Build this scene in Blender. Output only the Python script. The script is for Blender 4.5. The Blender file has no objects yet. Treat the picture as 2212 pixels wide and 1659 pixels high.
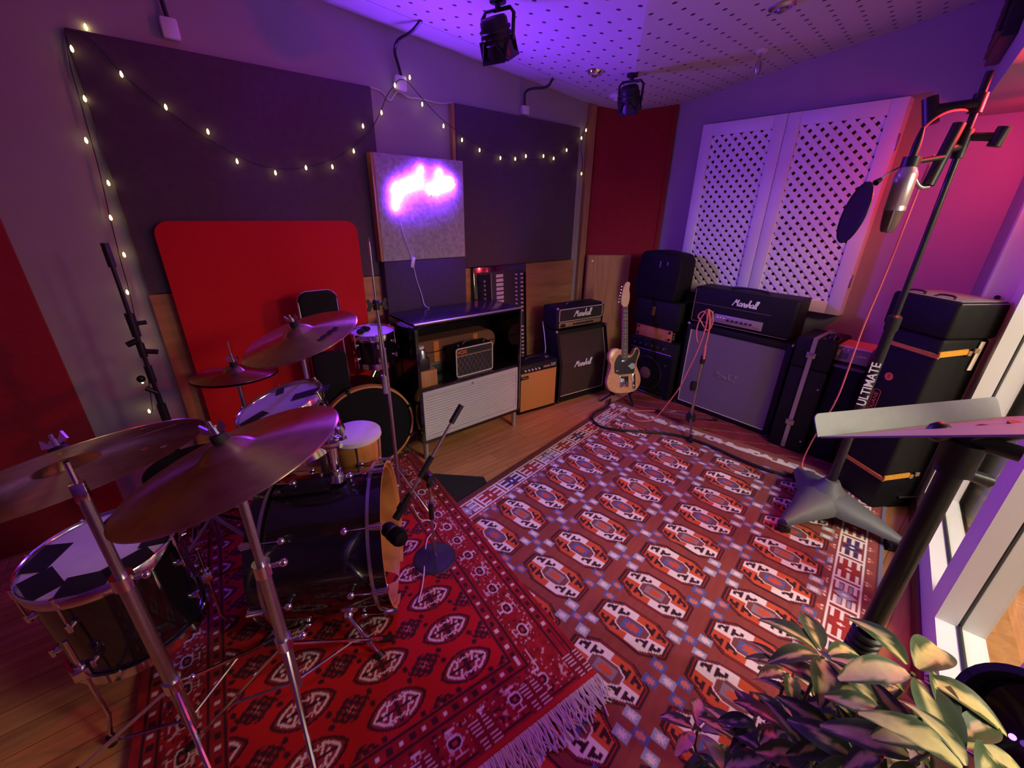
import bpy, bmesh, math, random
import numpy as np
from mathutils import Vector, Matrix, Euler
random.seed(7); rng = np.random.default_rng(7)
S = bpy.context.scene; COL = S.collection
PI = math.pi; R = math.radians
V = Vector
# ------------------------------------------------------------------ materials
def nodes(name):
    m = bpy.data.materials.new(name); m.use_nodes = True
    nt = m.node_tree; b = nt.nodes['Principled BSDF']
    return m, nt, b
def N(nt, t, **k):
    n = nt.nodes.new(t)
    for a, v in k.items():
        if a in n.inputs: n.inputs[a].default_value = v
        else: setattr(n, a, v)
    return n
def mat(name, col, rough=.6, metal=0., noise=0., nscale=60., bump=0., bscale=200., spec=.5, coat=0., sheen=0.):
    """plain principled with procedural noise variation / bump"""
    m, nt, b = nodes(name); L = nt.links.new
    b.inputs['Base Color'].default_value = (*col, 1); b.inputs['Roughness'].default_value = rough
    b.inputs['Metallic'].default_value = metal; b.inputs['Specular IOR Level'].default_value = spec
    b.inputs['Coat Weight'].default_value = coat; b.inputs['Sheen Weight'].default_value = sheen
    tc = N(nt, 'ShaderNodeTexCoord')
    n = N(nt, 'ShaderNodeTexNoise', Scale=nscale, Detail=3.); L(tc.outputs['Object'], n.inputs['Vector'])
    if noise:
        mx = N(nt, 'ShaderNodeMix', data_type='RGBA', blend_type='MULTIPLY')
        mx.inputs[0].default_value = 1.; mx.inputs[6].default_value = (*col, 1)
        mr = N(nt, 'ShaderNodeMapRange'); mr.inputs[1].default_value = .3; mr.inputs[2].default_value = .7
        mr.inputs[3].default_value = 1-noise; mr.inputs[4].default_value = 1+noise*.3
        L(n.outputs['Fac'], mr.inputs[0]); L(mr.outputs[0], mx.inputs[7]); L(mx.outputs[2], b.inputs['Base Color'])
    if bump:
        n2 = N(nt, 'ShaderNodeTexNoise', Scale=bscale, Detail=2.); L(tc.outputs['Object'], n2.inputs['Vector'])
        bp = N(nt, 'ShaderNodeBump', Strength=bump, Distance=.002); L(n2.outputs['Fac'], bp.inputs['Height'])
        L(bp.outputs[0], b.inputs['Normal'])
    return m
def emis(name, col, s):
    m, nt, b = nodes(name)
    b.inputs['Base Color'].default_value = (.6, .6, .6, 1)
    b.inputs['Emission Color'].default_value = (*col, 1); b.inputs['Emission Strength'].default_value = s
    return m
def wood(name, c1, c2, axis=0, rough=.5, scale=8., stretch=18.):
    m, nt, b = nodes(name); L = nt.links.new
    tc = N(nt, 'ShaderNodeTexCoord'); mp = N(nt, 'ShaderNodeMapping')
    sc = [stretch]*3; sc[axis] = 1.; mp.inputs['Scale'].default_value = sc
    n = N(nt, 'ShaderNodeTexNoise', Scale=scale/4, Detail=6., Distortion=.6)
    cr = N(nt, 'ShaderNodeValToRGB'); cr.color_ramp.elements[0].position = .3; cr.color_ramp.elements[1].position = .7
    cr.color_ramp.elements[0].color = (*c1, 1); cr.color_ramp.elements[1].color = (*c2, 1)
    L(tc.outputs['Object'], mp.inputs['Vector']); L(mp.outputs[0], n.inputs['Vector']); L(n.outputs['Fac'], cr.inputs[0])
    L(cr.outputs[0], b.inputs['Base Color']); b.inputs['Roughness'].default_value = rough
    return m
def planks(name, c1, c2, c3, rough=.4, rot=0.):
    m, nt, b = nodes(name); L = nt.links.new
    tc = N(nt, 'ShaderNodeTexCoord'); mp = N(nt, 'ShaderNodeMapping'); mp.inputs['Rotation'].default_value = (0, 0, rot)
    L(tc.outputs['Object'], mp.inputs['Vector'])
    br = N(nt, 'ShaderNodeTexBrick', Scale=1.); br.offset = .37
    br.inputs['Color1'].default_value = (*c1, 1); br.inputs['Color2'].default_value = (*c2, 1); br.inputs['Mortar'].default_value = (*c3, 1)
    br.inputs['Mortar Size'].default_value = .0015; br.inputs['Brick Width'].default_value = .9; br.inputs['Row Height'].default_value = .095
    L(mp.outputs[0], br.inputs['Vector'])
    m2 = N(nt, 'ShaderNodeMapping'); m2.inputs['Scale'].default_value = (2, 24, 2); L(mp.outputs[0], m2.inputs['Vector'])
    n = N(nt, 'ShaderNodeTexNoise', Scale=1.4, Detail=6., Distortion=.5); L(m2.outputs[0], n.inputs['Vector'])
    mr = N(nt, 'ShaderNodeMapRange'); mr.inputs[1].default_value = .25; mr.inputs[2].default_value = .75; mr.inputs[3].default_value = .65; mr.inputs[4].default_value = 1.15
    L(n.outputs['Fac'], mr.inputs[0])
    mx = N(nt, 'ShaderNodeMix', data_type='RGBA', blend_type='MULTIPLY'); mx.inputs[0].default_value = 1.
    L(br.outputs['Color'], mx.inputs[6]); L(mr.outputs[0], mx.inputs[7]); L(mx.outputs[2], b.inputs['Base Color'])
    b.inputs['Roughness'].default_value = rough
    return m
def pegboard(name):
    m, nt, b = nodes(name); L = nt.links.new
    tc = N(nt, 'ShaderNodeTexCoord'); mp = N(nt, 'ShaderNodeMapping'); mp.inputs['Rotation'].default_value = (0, 0, R(-9))
    L(tc.outputs['Object'], mp.inputs['Vector'])
    sp = N(nt, 'ShaderNodeSeparateXYZ'); L(mp.outputs[0], sp.inputs[0])
    def M(op, a, bb=None, v=None):
        n = N(nt, 'ShaderNodeMath', operation=op); L(a, n.inputs[0])
        if bb is not None: L(bb, n.inputs[1])
        if v is not None: n.inputs[1].default_value = v
        return n.outputs[0]
    def cell(o):
        f = M('FRACT', M('MULTIPLY', o, v=10.)); return M('SUBTRACT', f, v=.5)
    x, y = cell(sp.outputs[0]), cell(sp.outputs[1])
    d = M('SQRT', M('ADD', M('MULTIPLY', x, x), M('MULTIPLY', y, y)))
    hole = M('LESS_THAN', d, v=.105)
    s2 = N(nt, 'ShaderNodeSeparateXYZ'); L(tc.outputs['Object'], s2.inputs[0])
    inside = M('LESS_THAN', s2.outputs[1], v=2.44); hole = M('MULTIPLY', hole, inside)
    ln = M('LESS_THAN', M('ABSOLUTE', M('SUBTRACT', s2.outputs[1], v=2.455)), v=.003)
    hole = M('MAXIMUM', hole, M('MULTIPLY', ln, v=.7))
    mx = N(nt, 'ShaderNodeMix', data_type='RGBA'); mx.inputs[6].default_value = (.60, .58, .57, 1); mx.inputs[7].default_value = (.02, .015, .02, 1)
    L(hole, mx.inputs[0]); L(mx.outputs[2], b.inputs['Base Color']); b.inputs['Roughness'].default_value = .7
    return m
def attrmat(name, rough=.95, bump=.3, bscale=350., sheen=.1):
    m, nt, b = nodes(name); L = nt.links.new
    a = N(nt, 'ShaderNodeAttribute', attribute_name='Col'); 
    tc = N(nt, 'ShaderNodeTexCoord'); n = N(nt, 'ShaderNodeTexNoise', Scale=bscale, Detail=2.); L(tc.outputs['Object'], n.inputs['Vector'])
    mr = N(nt, 'ShaderNodeMapRange'); mr.inputs[3].default_value = .7; mr.inputs[4].default_value = 1.25; L(n.outputs['Fac'], mr.inputs[0])
    mx = N(nt, 'ShaderNodeMix', data_type='RGBA', blend_type='MULTIPLY'); mx.inputs[0].default_value = 1.
    L(a.outputs['Color'], mx.inputs[6]); L(mr.outputs[0], mx.inputs[7]); L(mx.outputs[2], b.inputs['Base Color'])
    b.inputs['Roughness'].default_value = rough; b.inputs['Sheen Weight'].default_value = sheen
    b.inputs['Specular IOR Level'].default_value = .15
    bp = N(nt, 'ShaderNodeBump', Strength=bump, Distance=.003); L(n.outputs['Fac'], bp.inputs['Height']); L(bp.outputs[0], b.inputs['Normal'])
    return m
def cymbal_mat(name, c):
    m, nt, b = nodes(name); L = nt.links.new
    b.inputs['Metallic'].default_value = 1.; b.inputs['Roughness'].default_value = .34
    b.inputs['Anisotropic'].default_value = .85; b.inputs['Anisotropic Rotation'].default_value = .25
    tg = N(nt, 'ShaderNodeTangent', direction_type='RADIAL', axis='Z'); L(tg.outputs[0], b.inputs['Tangent'])
    tc = N(nt, 'ShaderNodeTexCoord')
    n = N(nt, 'ShaderNodeTexNoise', Scale=22., Detail=5.); L(tc.outputs['Object'], n.inputs['Vector'])
    cr = N(nt, 'ShaderNodeValToRGB'); cr.color_ramp.elements[0].position = .35; cr.color_ramp.elements[1].position = .65
    cr.color_ramp.elements[0].color = (c[0]*.8, c[1]*.74, c[2]*.74, 1); cr.color_ramp.elements[1].color = (*c, 1)
    L(n.outputs['Fac'], cr.inputs[0]); L(cr.outputs[0], b.inputs['Base Color'])
    n2 = N(nt, 'ShaderNodeTexNoise', Scale=40., Detail=1.); L(tc.outputs['Object'], n2.inputs['Vector'])
    bp = N(nt, 'ShaderNodeBump', Strength=.15, Distance=.004); L(n2.outputs['Fac'], bp.inputs['Height']); L(bp.outputs[0], b.inputs['Normal'])
    return m
def weave(name, c1, c2, scale, rough=.8):
    m, nt, b = nodes(name); L = nt.links.new
    tc = N(nt, 'ShaderNodeTexCoord'); ck = N(nt, 'ShaderNodeTexChecker', Scale=scale)
    ck.inputs['Color1'].default_value = (*c1, 1); ck.inputs['Color2'].default_value = (*c2, 1)
    L(tc.outputs['Object'], ck.inputs['Vector']); L(ck.outputs[0], b.inputs['Base Color']); b.inputs['Roughness'].default_value = rough
    return m
def glassmat(name):
    m = bpy.data.materials.new(name); m.use_nodes = True; nt = m.node_tree; nt.nodes.clear(); L = nt.links.new
    o = N(nt, 'ShaderNodeOutputMaterial'); t = N(nt, 'ShaderNodeBsdfTransparent'); g = N(nt, 'ShaderNodeBsdfGlossy', Roughness=.02)
    t.inputs[0].default_value = (.93, .96, .95, 1)
    lw = N(nt, 'ShaderNodeLayerWeight', Blend=.5); pw = N(nt, 'ShaderNodeMath', operation='POWER'); pw.inputs[1].default_value = 6.; mx = N(nt, 'ShaderNodeMixShader')
    L(lw.outputs['Facing'], pw.inputs[0]); ml = N(nt, 'ShaderNodeMath', operation='MULTIPLY'); ml.inputs[1].default_value = .5; L(pw.outputs[0], ml.inputs[0]); L(ml.outputs[0], mx.inputs[0]); L(t.outputs[0], mx.inputs[1]); L(g.outputs[0], mx.inputs[2]); L(mx.outputs[0], o.inputs[0])
    return m
M = dict(
 wall=mat('wall_paint', (.40, .345, .36), .75, noise=.04, nscale=6, bump=.15, bscale=300),
 wallwhite=mat('white_paint', (.72, .71, .70), .6, noise=.03, nscale=5),
 fabric=mat('grey_acoustic_fabric', (.105, .065, .095), .95, noise=.12, nscale=30, bump=.5, bscale=500),
 redcloth=mat('red_acoustic_cloth', (.30, .012, .02), .95, noise=.12, nscale=30, bump=.4, bscale=500),
 screen=mat('red_screen_felt', (.62, .008, .006), .95, noise=.05, nscale=40, bump=.4, bscale=500),
 felt=mat('pale_grey_felt', (.5, .48, .5), .95, noise=.3, nscale=45, bump=.8, bscale=150),
 darkfelt=mat('dark_grey_felt', (.07, .05, .06), .95, noise=.12, nscale=40, bump=.5, bscale=300),
 ply=wood('plywood', (.36, .15, .05), (.55, .26, .10), 0, .55, 9, 9),
 plyv=wood('plywood_upright', (.36, .15, .05), (.55, .26, .10), 2, .55, 9, 9),
 trimwood=wood('timber_trim', (.36, .16, .06), (.5, .26, .11), 2, .5, 9, 14),
 floor=planks('laminate_floor', (.68, .30, .12), (.56, .235, .09), (.2, .08, .03), .38),
 floor2=planks('pale_floorboards', (.62, .49, .27), (.54, .42, .22), (.35, .26, .14), .5, R(9.3)),
 peg=pegboard('perforated_ceiling_board'),
 black=mat('black_plastic', (.012, .011, .013), .42, bump=.1, bscale=400),
 tolex=mat('black_vinyl_covering', (.009, .008, .010), .55, bump=.6, bscale=500, spec=.25),
 blackmetal=mat('black_powder_coat', (.012, .012, .013), .35, metal=.0, bump=.05),
 gloss=mat('black_lacquer', (.008, .006, .010), .12, coat=.6),
 cabtop=mat('black_glossy_laminate', (.012, .01, .016), .22, coat=.3, noise=.1),
 chrome=mat('chrome', (.85, .83, .85), .12, metal=1.),
 steel=mat('brushed_steel', (.55, .53, .55), .32, metal=1., noise=.08),
 alu=mat('grey_aluminium', (.5, .48, .5), .4, metal=.8),
 shutter=mat('pale_grey_shutter', (.55, .50, .52), .5, noise=.05, nscale=10),
 head=mat('coated_drumhead', (.72, .68, .70), .65, noise=.12, nscale=9),
 gaffer=mat('black_gaffer_tape', (.012, .01, .012), .7),
 natural=wood('maple_ply_hoop', (.55, .22, .06), (.72, .34, .10), 0, .4, 10, 5),
 shellwood=wood('amber_wood_shell', (.50, .19, .04), (.66, .29, .07), 2, .3, 10, 10),
 cym=cymbal_mat('bronze_cymbal', (.72, .50, .30)),
 cymdark=cymbal_mat('dark_bronze_cymbal', (.40, .25, .16)),
 grille=mat('brown_black_grille_cloth', (.06, .033, .028), .9, noise=.3, nscale=300, bump=.6, bscale=600),
 greygrille=mat('grey_basketweave_grille', (.22, .17, .19), .9, noise=.25, nscale=350, bump=.5, bscale=600),
 cane=weave('tan_woven_grille', (.62, .30, .08), (.42, .18, .05), 160.),
 piping=mat('cream_piping', (.72, .6, .5), .5),
 gold=mat('brushed_gold_panel', (.55, .36, .22), .35, metal=.6),
 silverpanel=mat('silver_faceplate', (.5, .42, .42), .4, metal=.6),
 logo=mat('white_logo_plastic', (.85, .8, .8), .4),
 redlogo=mat('orange_red_logo', (.9, .18, .06), .5),
 guitar=wood('butterscotch_ash_body', (.72, .34, .14), (.85, .47, .22), 2, .25, 12, 10),
 maple=mat('maple_headstock', (.72, .42, .2), .3),
 fret=mat('rosewood', (.10, .045, .03), .45),
 lattice=mat('white_lattice_paint', (.88, .87, .86), .55, noise=.03, nscale=8),
 framew=mat('white_frame_paint', (.84, .82, .82), .45, noise=.03, nscale=7),
 gasket=mat('dark_rubber_gasket', (.012, .012, .02), .5),
 skirt=mat('dark_red_skirting', (.12, .012, .012), .4),
 glass=glassmat('clear_window_glass'),
 cabgrey=mat('grey_cabinet_lacquer', (.55, .55, .52), .5, noise=.03, nscale=5),
 casebl=mat('black_fibre_case', (.008, .007, .008), .6, bump=.4, bscale=300, noise=.3, spec=.25),
 caselid=mat('grey_case_lid', (.28, .25, .27), .4, noise=.2, nscale=40),
 strap=mat('orange_webbing', (.72, .22, .04), .7, noise=.2, nscale=90),
 strapy=mat('yellow_webbing', (.75, .33, .03), .7, noise=.2, nscale=90),
 label=mat('cream_paper_label', (.85, .68, .55), .7),
 wire=mat('dark_green_cable', (.02, .02, .02), .5),
 redcable=mat('pink_cable', (.75, .16, .16), .45),
 blackcable=mat('black_cable', (.015, .013, .018), .4),
 whitecable=mat('white_cable', (.75, .7, .72), .5),
 whitepl=mat('white_plastic', (.75, .72, .72), .45),
 micbody=mat('silver_microphone_body', (.62, .55, .52), .35, metal=.85),
 micgrille=mat('microphone_mesh', (.16, .11, .10), .4, metal=.7, bump=.8, bscale=900),
 popmesh=mat('black_nylon_mesh', (.02, .015, .016), .8),
 base=mat('cast_iron_base', (.03, .028, .04), .35, bump=.3, bscale=200),
 caster=mat('grey_moulded_plastic', (.10, .10, .11), .55, bump=.15, bscale=300),
 desk=mat('grey_painted_steel', (.42, .45, .42), .45, noise=.06, nscale=50),
 carpet=mat('dark_carpet_tile', (.022, .018, .026), 1., noise=.3, nscale=120, bump=.6, bscale=400),
 terracotta=mat('dark_grey_pot', (.12, .11, .11), .6),
 soil=mat('potting_soil', (.03, .018, .012), 1., bump=1., bscale=80),
 stem=mat('plant_stem', (.10, .14, .04), .6),
 leaf=attrmat('variegated_leaf', .42, .1, 60., 0.),
 rug=attrmat('knotted_wool_pile', .95, .35, 420.),
 fringe=mat('pale_wool_fringe', (.72, .62, .6), .95),
 bulb=emis('warm_led_bulb', (1., .80, .25), 9.),
 neon=emis('violet_neon_tube', (.20, .030, 1.), 480.),
 led=emis('violet_glint', (.35, .12, 1.), 6.),
 brownc=mat('brown_tweed_case', (.20, .085, .05), .8, noise=.3, nscale=120),
 radio=mat('lilac_grey_radio', (.30, .24, .30), .4, metal=.3),
 radiotop=mat('orange_lit_top', (.70, .25, .10), .5),
 soft=mat('black_nylon_bag', (.006, .005, .008), .7, bump=.3, bscale=120, spec=.2),
 cone=mat('speaker_cone', (.025, .018, .018), .7),
 rackwood=wood('rosewood_rack_panel', (.48, .14, .06), (.62, .22, .10), 2, .4, 10, 10),
 patch=mat('pale_sleeve_label', (.6, .5, .5), .6),
)
# ------------------------------------------------------------------ mesh builder
class G:
    def __init__(s): s.bm = bmesh.new(); s.T = Matrix.Identity(4)
    def _fin(s, vs):
        if s.T != Matrix.Identity(4):
            for v in vs: v.co = s.T @ v.co
    def box(s, x0, x1, y0, y1, z0, z1, bev=0., seg=2, rot=None):
        r = bmesh.ops.create_cube(s.bm, size=1.); vs = r['verts']
        c = V(((x0+x1)/2, (y0+y1)/2, (z0+z1)/2)); d = (x1-x0, y1-y0, z1-z0)
        for v in vs: v.co = V((v.co.x*d[0], v.co.y*d[1], v.co.z*d[2]))
        if bev:
            es = list({e for v in vs for e in v.link_edges})
            rr = bmesh.ops.bevel(s.bm, geom=es, offset=min(bev, min(d)*.49), segments=seg, profile=.5, affect='EDGES')
            vs = list({v for f in rr['faces'] for v in f.verts} | {v for v in vs if v.is_valid})
        for v in vs: v.co = (rot @ v.co if rot else v.co) + c
        s._fin(vs); return s
    def cyl(s, p0, p1, r0, r1=None, n=20):
        p0, p1 = V(p0), V(p1); r1 = r0 if r1 is None else r1; d = p1-p0
        q = d.to_track_quat('Z', 'Y').to_matrix()
        a = [s.bm.verts.new(p0+q @ V((r0*math.cos(2*PI*i/n), r0*math.sin(2*PI*i/n), 0))) for i in range(n)]
        b = [s.bm.verts.new(p1+q @ V((r1*math.cos(2*PI*i/n), r1*math.sin(2*PI*i/n), 0))) for i in range(n)]
        for i in range(n): s.bm.faces.new((a[i], a[(i+1) % n], b[(i+1) % n], b[i]))
        s.bm.faces.new(a[::-1]); s.bm.faces.new(b); s._fin(a+b); return s
    def tube(s, pts, r, n=8, closed=False, smooth=0):
        pts = [V(p) for p in pts]
        for _ in range(smooth):
            q = [] if closed else [pts[0]]
            for i in range(len(pts) if closed else len(pts)-1):
                a, b = pts[i], pts[(i+1) % len(pts)]; q += [a*.75+b*.25, a*.25+b*.75]
            if not closed: q.append(pts[-1])
            pts = q
        rings = []; prev = None; m = len(pts)
        for i, p in enumerate(pts):
            if closed: t = pts[(i+1) % m]-pts[i-1]
            else: t = pts[min(i+1, m-1)]-pts[max(i-1, 0)]
            if t.length < 1e-9: t = V((0, 0, 1))
            t.normalize()
            if prev is None:
                u = t.cross(V((0, 0, 1)));
                if u.length < 1e-3: u = t.cross(V((0, 1, 0)))
            else: u = prev-t*prev.dot(t)
            if u.length < 1e-6: u = t.orthogonal()
            u.normalize(); prev = u; w = t.cross(u)
            rr = r[i] if isinstance(r, (list, tuple)) else r
            rings.append([s.bm.verts.new(p+(u*math.cos(2*PI*k/n)+w*math.sin(2*PI*k/n))*rr) for k in range(n)])
        for i in range(m if closed else m-1):
            a, b = rings[i], rings[(i+1) % m]
            for k in range(n): s.bm.faces.new((a[k], a[(k+1) % n], b[(k+1) % n], b[k]))
        if not closed: s.bm.faces.new(rings[0][::-1]); s.bm.faces.new(rings[-1])
        s._fin([v for q in rings for v in q]); return s
    def lathe(s, prof, n=48, c=(0, 0, 0), rot=None):
        c = V(c); rings = []
        for r, z in prof:
            if r < 1e-6: rings.append([s.bm.verts.new(V((0, 0, z)))])
            else: rings.append([s.bm.verts.new(V((r*math.cos(2*PI*i/n), r*math.sin(2*PI*i/n), z))) for i in range(n)])
        for a, b in zip(rings, rings[1:]):
            for i in range(n):
                j = (i+1) % n
                if len(a) == 1 and len(b) == 1: continue
                if len(a) == 1: s.bm.faces.new((a[0], b[j], b[i]))
                elif len(b) == 1: s.bm.faces.new((a[i], a[j], b[0]))
                else: s.bm.faces.new((a[i], a[j], b[j], b[i]))
        vs = [v for q in rings for v in q]
        for v in vs: v.co = (rot @ v.co if rot else v.co)+c
        s._fin(vs); return s
    def ball(s, c, r, sc=(1, 1, 1), n=16):
        rr = bmesh.ops.create_uvsphere(s.bm, u_segments=n, v_segments=max(6, n//2), radius=r)
        for v in rr['verts']: v.co = V((v.co.x*sc[0], v.co.y*sc[1], v.co.z*sc[2]))+V(c)
        s._fin(rr['verts']); return s
    def prism(s, pts, d0, d1, mtx=None):
        """polygon in local xy extruded along local z, placed by mtx"""
        mtx = mtx or Matrix.Identity(4)
        a = [s.bm.verts.new(mtx @ V((x, y, d0))) for x, y in pts]; b = [s.bm.verts.new(mtx @ V((x, y, d1))) for x, y in pts]
        n = len(pts)
        for i in range(n): s.bm.faces.new((a[i], a[(i+1) % n], b[(i+1) % n], b[i]))
        s.bm.faces.new(a[::-1]); s.bm.faces.new(b); s._fin(a+b); return s
    def quad(s, *p):
        vs = [s.bm.verts.new(V(q)) for q in p]; s.bm.faces.new(vs); s._fin(vs); return s
MW = {}
def link(o, parent):
    COL.objects.link(o)
    if parent: o.parent = parent
def root_m(o):
    while o.parent: o = o.parent
    return MW.get(o.name, Matrix.Identity(4))
def obj(name, g, m, parent=None, world=False, ang=40, label=None, bevel=0.):
    bm = g.bm
    if world and parent: bm.transform(root_m(parent).inverted())
    bmesh.ops.recalc_face_normals(bm, faces=bm.faces[:])
    me = bpy.data.meshes.new(name); bm.to_mesh(me); bm.free()
    me.polygons.foreach_set('use_smooth', [True]*len(me.polygons)); me.set_sharp_from_angle(angle=R(ang))
    me.materials.append(M[m] if isinstance(m, str) else m)
    o = bpy.data.objects.new(name, me); link(o, parent)
    if label: o['label'] = label
    return o
def tag(o, label, cat, group=None):
    o['label'] = label; o['category'] = cat
    if group: o['group'] = group
    return o
def struct(name, g, m, parent=None):
    o = obj(name, g, m, parent)
    if not parent: o['kind'] = 'structure'
    return o
def thing(name, label, cat, loc=(0, 0, 0), rz=0., group=None, mtx=None):
    o = bpy.data.objects.new(name, None); COL.objects.link(o); o.empty_display_size = .1
    m = mtx if mtx is not None else Matrix.Translation(V(loc)) @ Matrix.Rotation(rz, 4, 'Z')
    o.matrix_world = m; MW[o.name] = m.copy()
    return tag(o, label, cat, group)
def dup(root, mtx, label, group=None):
    r = root.copy(); COL.objects.link(r); r.matrix_world = mtx; MW[r.name] = mtx.copy(); r['label'] = label
    if group: r['group'] = group
    def rec(src, dst):
        for ch in list(src.children):
            c = ch.copy(); COL.objects.link(c); c.parent = dst; rec(ch, c)
    rec(root, r); return r
def frame(o, z, x=None):
    """matrix at o with local z along z"""
    z = V(z).normalized(); x = V(x) if x is not None else V((1, 0, 0))
    x = (x-z*x.dot(z)); x = x.normalized() if x.length > 1e-4 else z.orthogonal().normalized(); y = z.cross(x)
    m = Matrix((x, y, z)).transposed().to_4x4(); m.translation = V(o); return m
def facem(o, right, up):
    """matrix: local x=right, local y=up, local z out of face"""
    x = V(right).normalized(); y = V(up); y = (y-x*y.dot(x)).normalized(); z = x.cross(y)
    m = Matrix((x, y, z)).transposed().to_4x4(); m.translation = V(o); return m
# ------------------------------------------------------------------ lettering
SC = {'M': ([(0, 0), (.3, .9), (.55, 2.), (.72, .5), (1.25, 2.), (1.18, .8), (1.35, 0), (1.6, .15)], 1.6),
 'a': ([(.75, .85), (.4, 1), (.05, .6), (.15, .1), (.5, .05), (.75, .5), (.78, .95), (.75, .2), (.9, 0), (1.05, .15)], .95),
 'r': ([(0, .15), (.15, .9), (.3, 1.05), (.3, .85), (.55, .9), (.5, .2), (.65, 0), (.75, .15)], .7),
 's': ([(0, .1), (.3, 1.), (.5, .5), (.45, .05), (.1, .05), (.5, 0), (.7, .15)], .65),
 'h': ([(0, .1), (.3, 1.2), (.35, 2.), (.15, 1.9), (.12, 0), (.15, .6), (.45, 1), (.6, .6), (.62, .05), (.8, .15)], .75),
 'l': ([(0, .1), (.3, 1.3), (.35, 2.), (.15, 1.9), (.12, .3), (.25, 0), (.42, .15)], .4),
 'g': ([(.75, .85), (.4, 1), (.05, .6), (.15, .1), (.5, .05), (.75, .5), (.78, .95), (.7, -.8), (.4, -1.5), (.1, -1.2), (.5, -.3), (1.05, .2)], .95),
 'o': ([(.1, .4), (.2, .9), (.45, 1), (.75, .6), (.6, .1), (.25, .05), (.08, .4), (.3, .95), (.9, .85)], .85),
 'd': ([(.75, .85), (.4, 1), (.05, .6), (.15, .1), (.5, .05), (.75, .5), (.9, 2.3), (.8, .9), (.75, .2), (.9, 0), (1.05, .15)], .95),
 'v': ([(0, .7), (.12, 1), (.25, .5), (.4, .02), (.6, .6), (.65, 1), (.85, .85)], .75),
 'i': ([(0, .2), (.2, 1), (.18, .2), (.3, 0), (.45, .15)], .42),
 'b': ([(0, .1), (.25, 1.3), (.3, 2.2), (.12, 2.1), (.1, .1), (.4, 0), (.65, .4), (.5, .8), (.9, .7)], .8),
 'e': ([(0, .2), (.4, .5), (.5, .85), (.3, 1), (.08, .6), (.2, .1), (.45, 0), (.7, .2)], .62)}
def script(g, text, mtx, unit, r, slope=0., shear=.2, depth=0., yscale=1., n=6):
    x = 0.
    for ch in text:
        pts, w = SC[ch]; line = []
        for px, py in pts:
            X = x+px; line.append(mtx @ V(((X+py*shear)*unit, (py*yscale+X*slope)*unit, depth)))
        g.tube(line, r, n=n, smooth=2); x += w
    return x
def textobj(name, text, m, parent, mtx, size, ext=.0008, shear=0., align='CENTER', spacing=1., bold=0.):
    cu = bpy.data.curves.new(name, 'FONT'); cu.body = text; cu.size = size; cu.extrude = ext; cu.shear = shear
    cu.align_x = align; cu.align_y = 'CENTER'; cu.space_character = spacing; cu.offset = bold
    t = bpy.data.objects.new(name+'_c', cu); COL.objects.link(t)
    dg = bpy.context.evaluated_depsgraph_get(); me = bpy.data.meshes.new_from_object(t.evaluated_get(dg))
    bpy.data.objects.remove(t); bpy.data.curves.remove(cu)
    me.name = name; me.transform(root_m(parent).inverted() @ mtx)
    me.materials.clear(); me.materials.append(M[m])
    o = bpy.data.objects.new(name, me); link(o, parent); return o
# ------------------------------------------------------------------ camera
H = 1.58
pit, rol, yaw = R(23.004), R(-1.0279), R(50.3027)
f = V((math.cos(yaw)*math.cos(pit), math.sin(yaw)*math.cos(pit), -math.sin(pit)))
rr = V((math.sin(yaw), -math.cos(yaw), 0)); dd = f.cross(rr)
r2 = rr*math.cos(rol)+dd*math.sin(rol); d2 = -rr*math.sin(rol)+dd*math.cos(rol)
cam = bpy.data.cameras.new('camera'); co = bpy.data.objects.new('camera', cam); COL.objects.link(co)
mm = Matrix((r2, -d2, -f)).transposed().to_4x4(); mm.translation = V((0, 0, H)); co.matrix_world = mm
cam.sensor_fit = 'HORIZONTAL'; cam.sensor_width = 36; cam.lens = 887.23/2212*36; cam.clip_start = .02
S.camera = co
exec_parts = []
# ================================================================== THE ROOM
YA, XB = 2.70, 3.70
PA = R(9.3); PM = Matrix.Translation(V((3.06, -.013, 0))) @ Matrix.Rotation(PA, 4, 'Z')
def gp():
    g = G(); g.T = PM; return g
def zL(x, y): return 2.383-.073*(x-3.135)+.092*(y-2.72)
def zR(x, y): return 2.55+.103*(x-3.66)-.13*(y-1.3)
def zC(x, y): return zL(x, y) if y > .793*x-.0887 else zR(x, y)
g = G(); g.box(-2.1, 3.8, -1.2, 2.8, -.06, 0); struct('floor', g, 'floor')
g = G(); fx = lambda x: .793*x-.0887
for zf, P in ((zL, [(-2.2, fx(-2.2)), (3.9, fx(3.9)), (-2.2, 3.1)]), (zR, [(-2.2, fx(-2.2)), (3.9, -1.9), (3.9, fx(3.9))])):
    lo = [g.bm.verts.new((x, y, zf(x, y))) for x, y in P]; hi = [g.bm.verts.new((x, y, zf(x, y)+.05)) for x, y in P]
    g.bm.faces.new(lo); g.bm.faces.new(hi)
    for i in range(3): g.bm.faces.new((lo[i], lo[(i+1) % 3], hi[(i+1) % 3], hi[i]))
struct('ceiling', g, 'peg')
g = G(); g.box(-2.1, 3.8, YA, YA+.1, 0, 3.0); struct('wall_back', g, 'wall')
g = G(); g.box(XB, XB+.1, .17, YA, 0, 3.0); struct('wall_right', g, 'wall')
g = G(); g.box(-2.1, -2., -1.2, 2.8, 0, 3.2); struct('wall_left', g, 'wall')
g = gp(); g.box(.16, .9, -.13, .08, 0, 3.0); g.box(-5.4, -2.75, -.13, 0, 0, 3.0); struct('wall_front', g, 'wall')
g = gp(); g.box(-5.4, .8, -.14, .36, 2.1, 3.1); struct('trim_1', g, 'wall')        # bulkhead above the glazing
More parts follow.
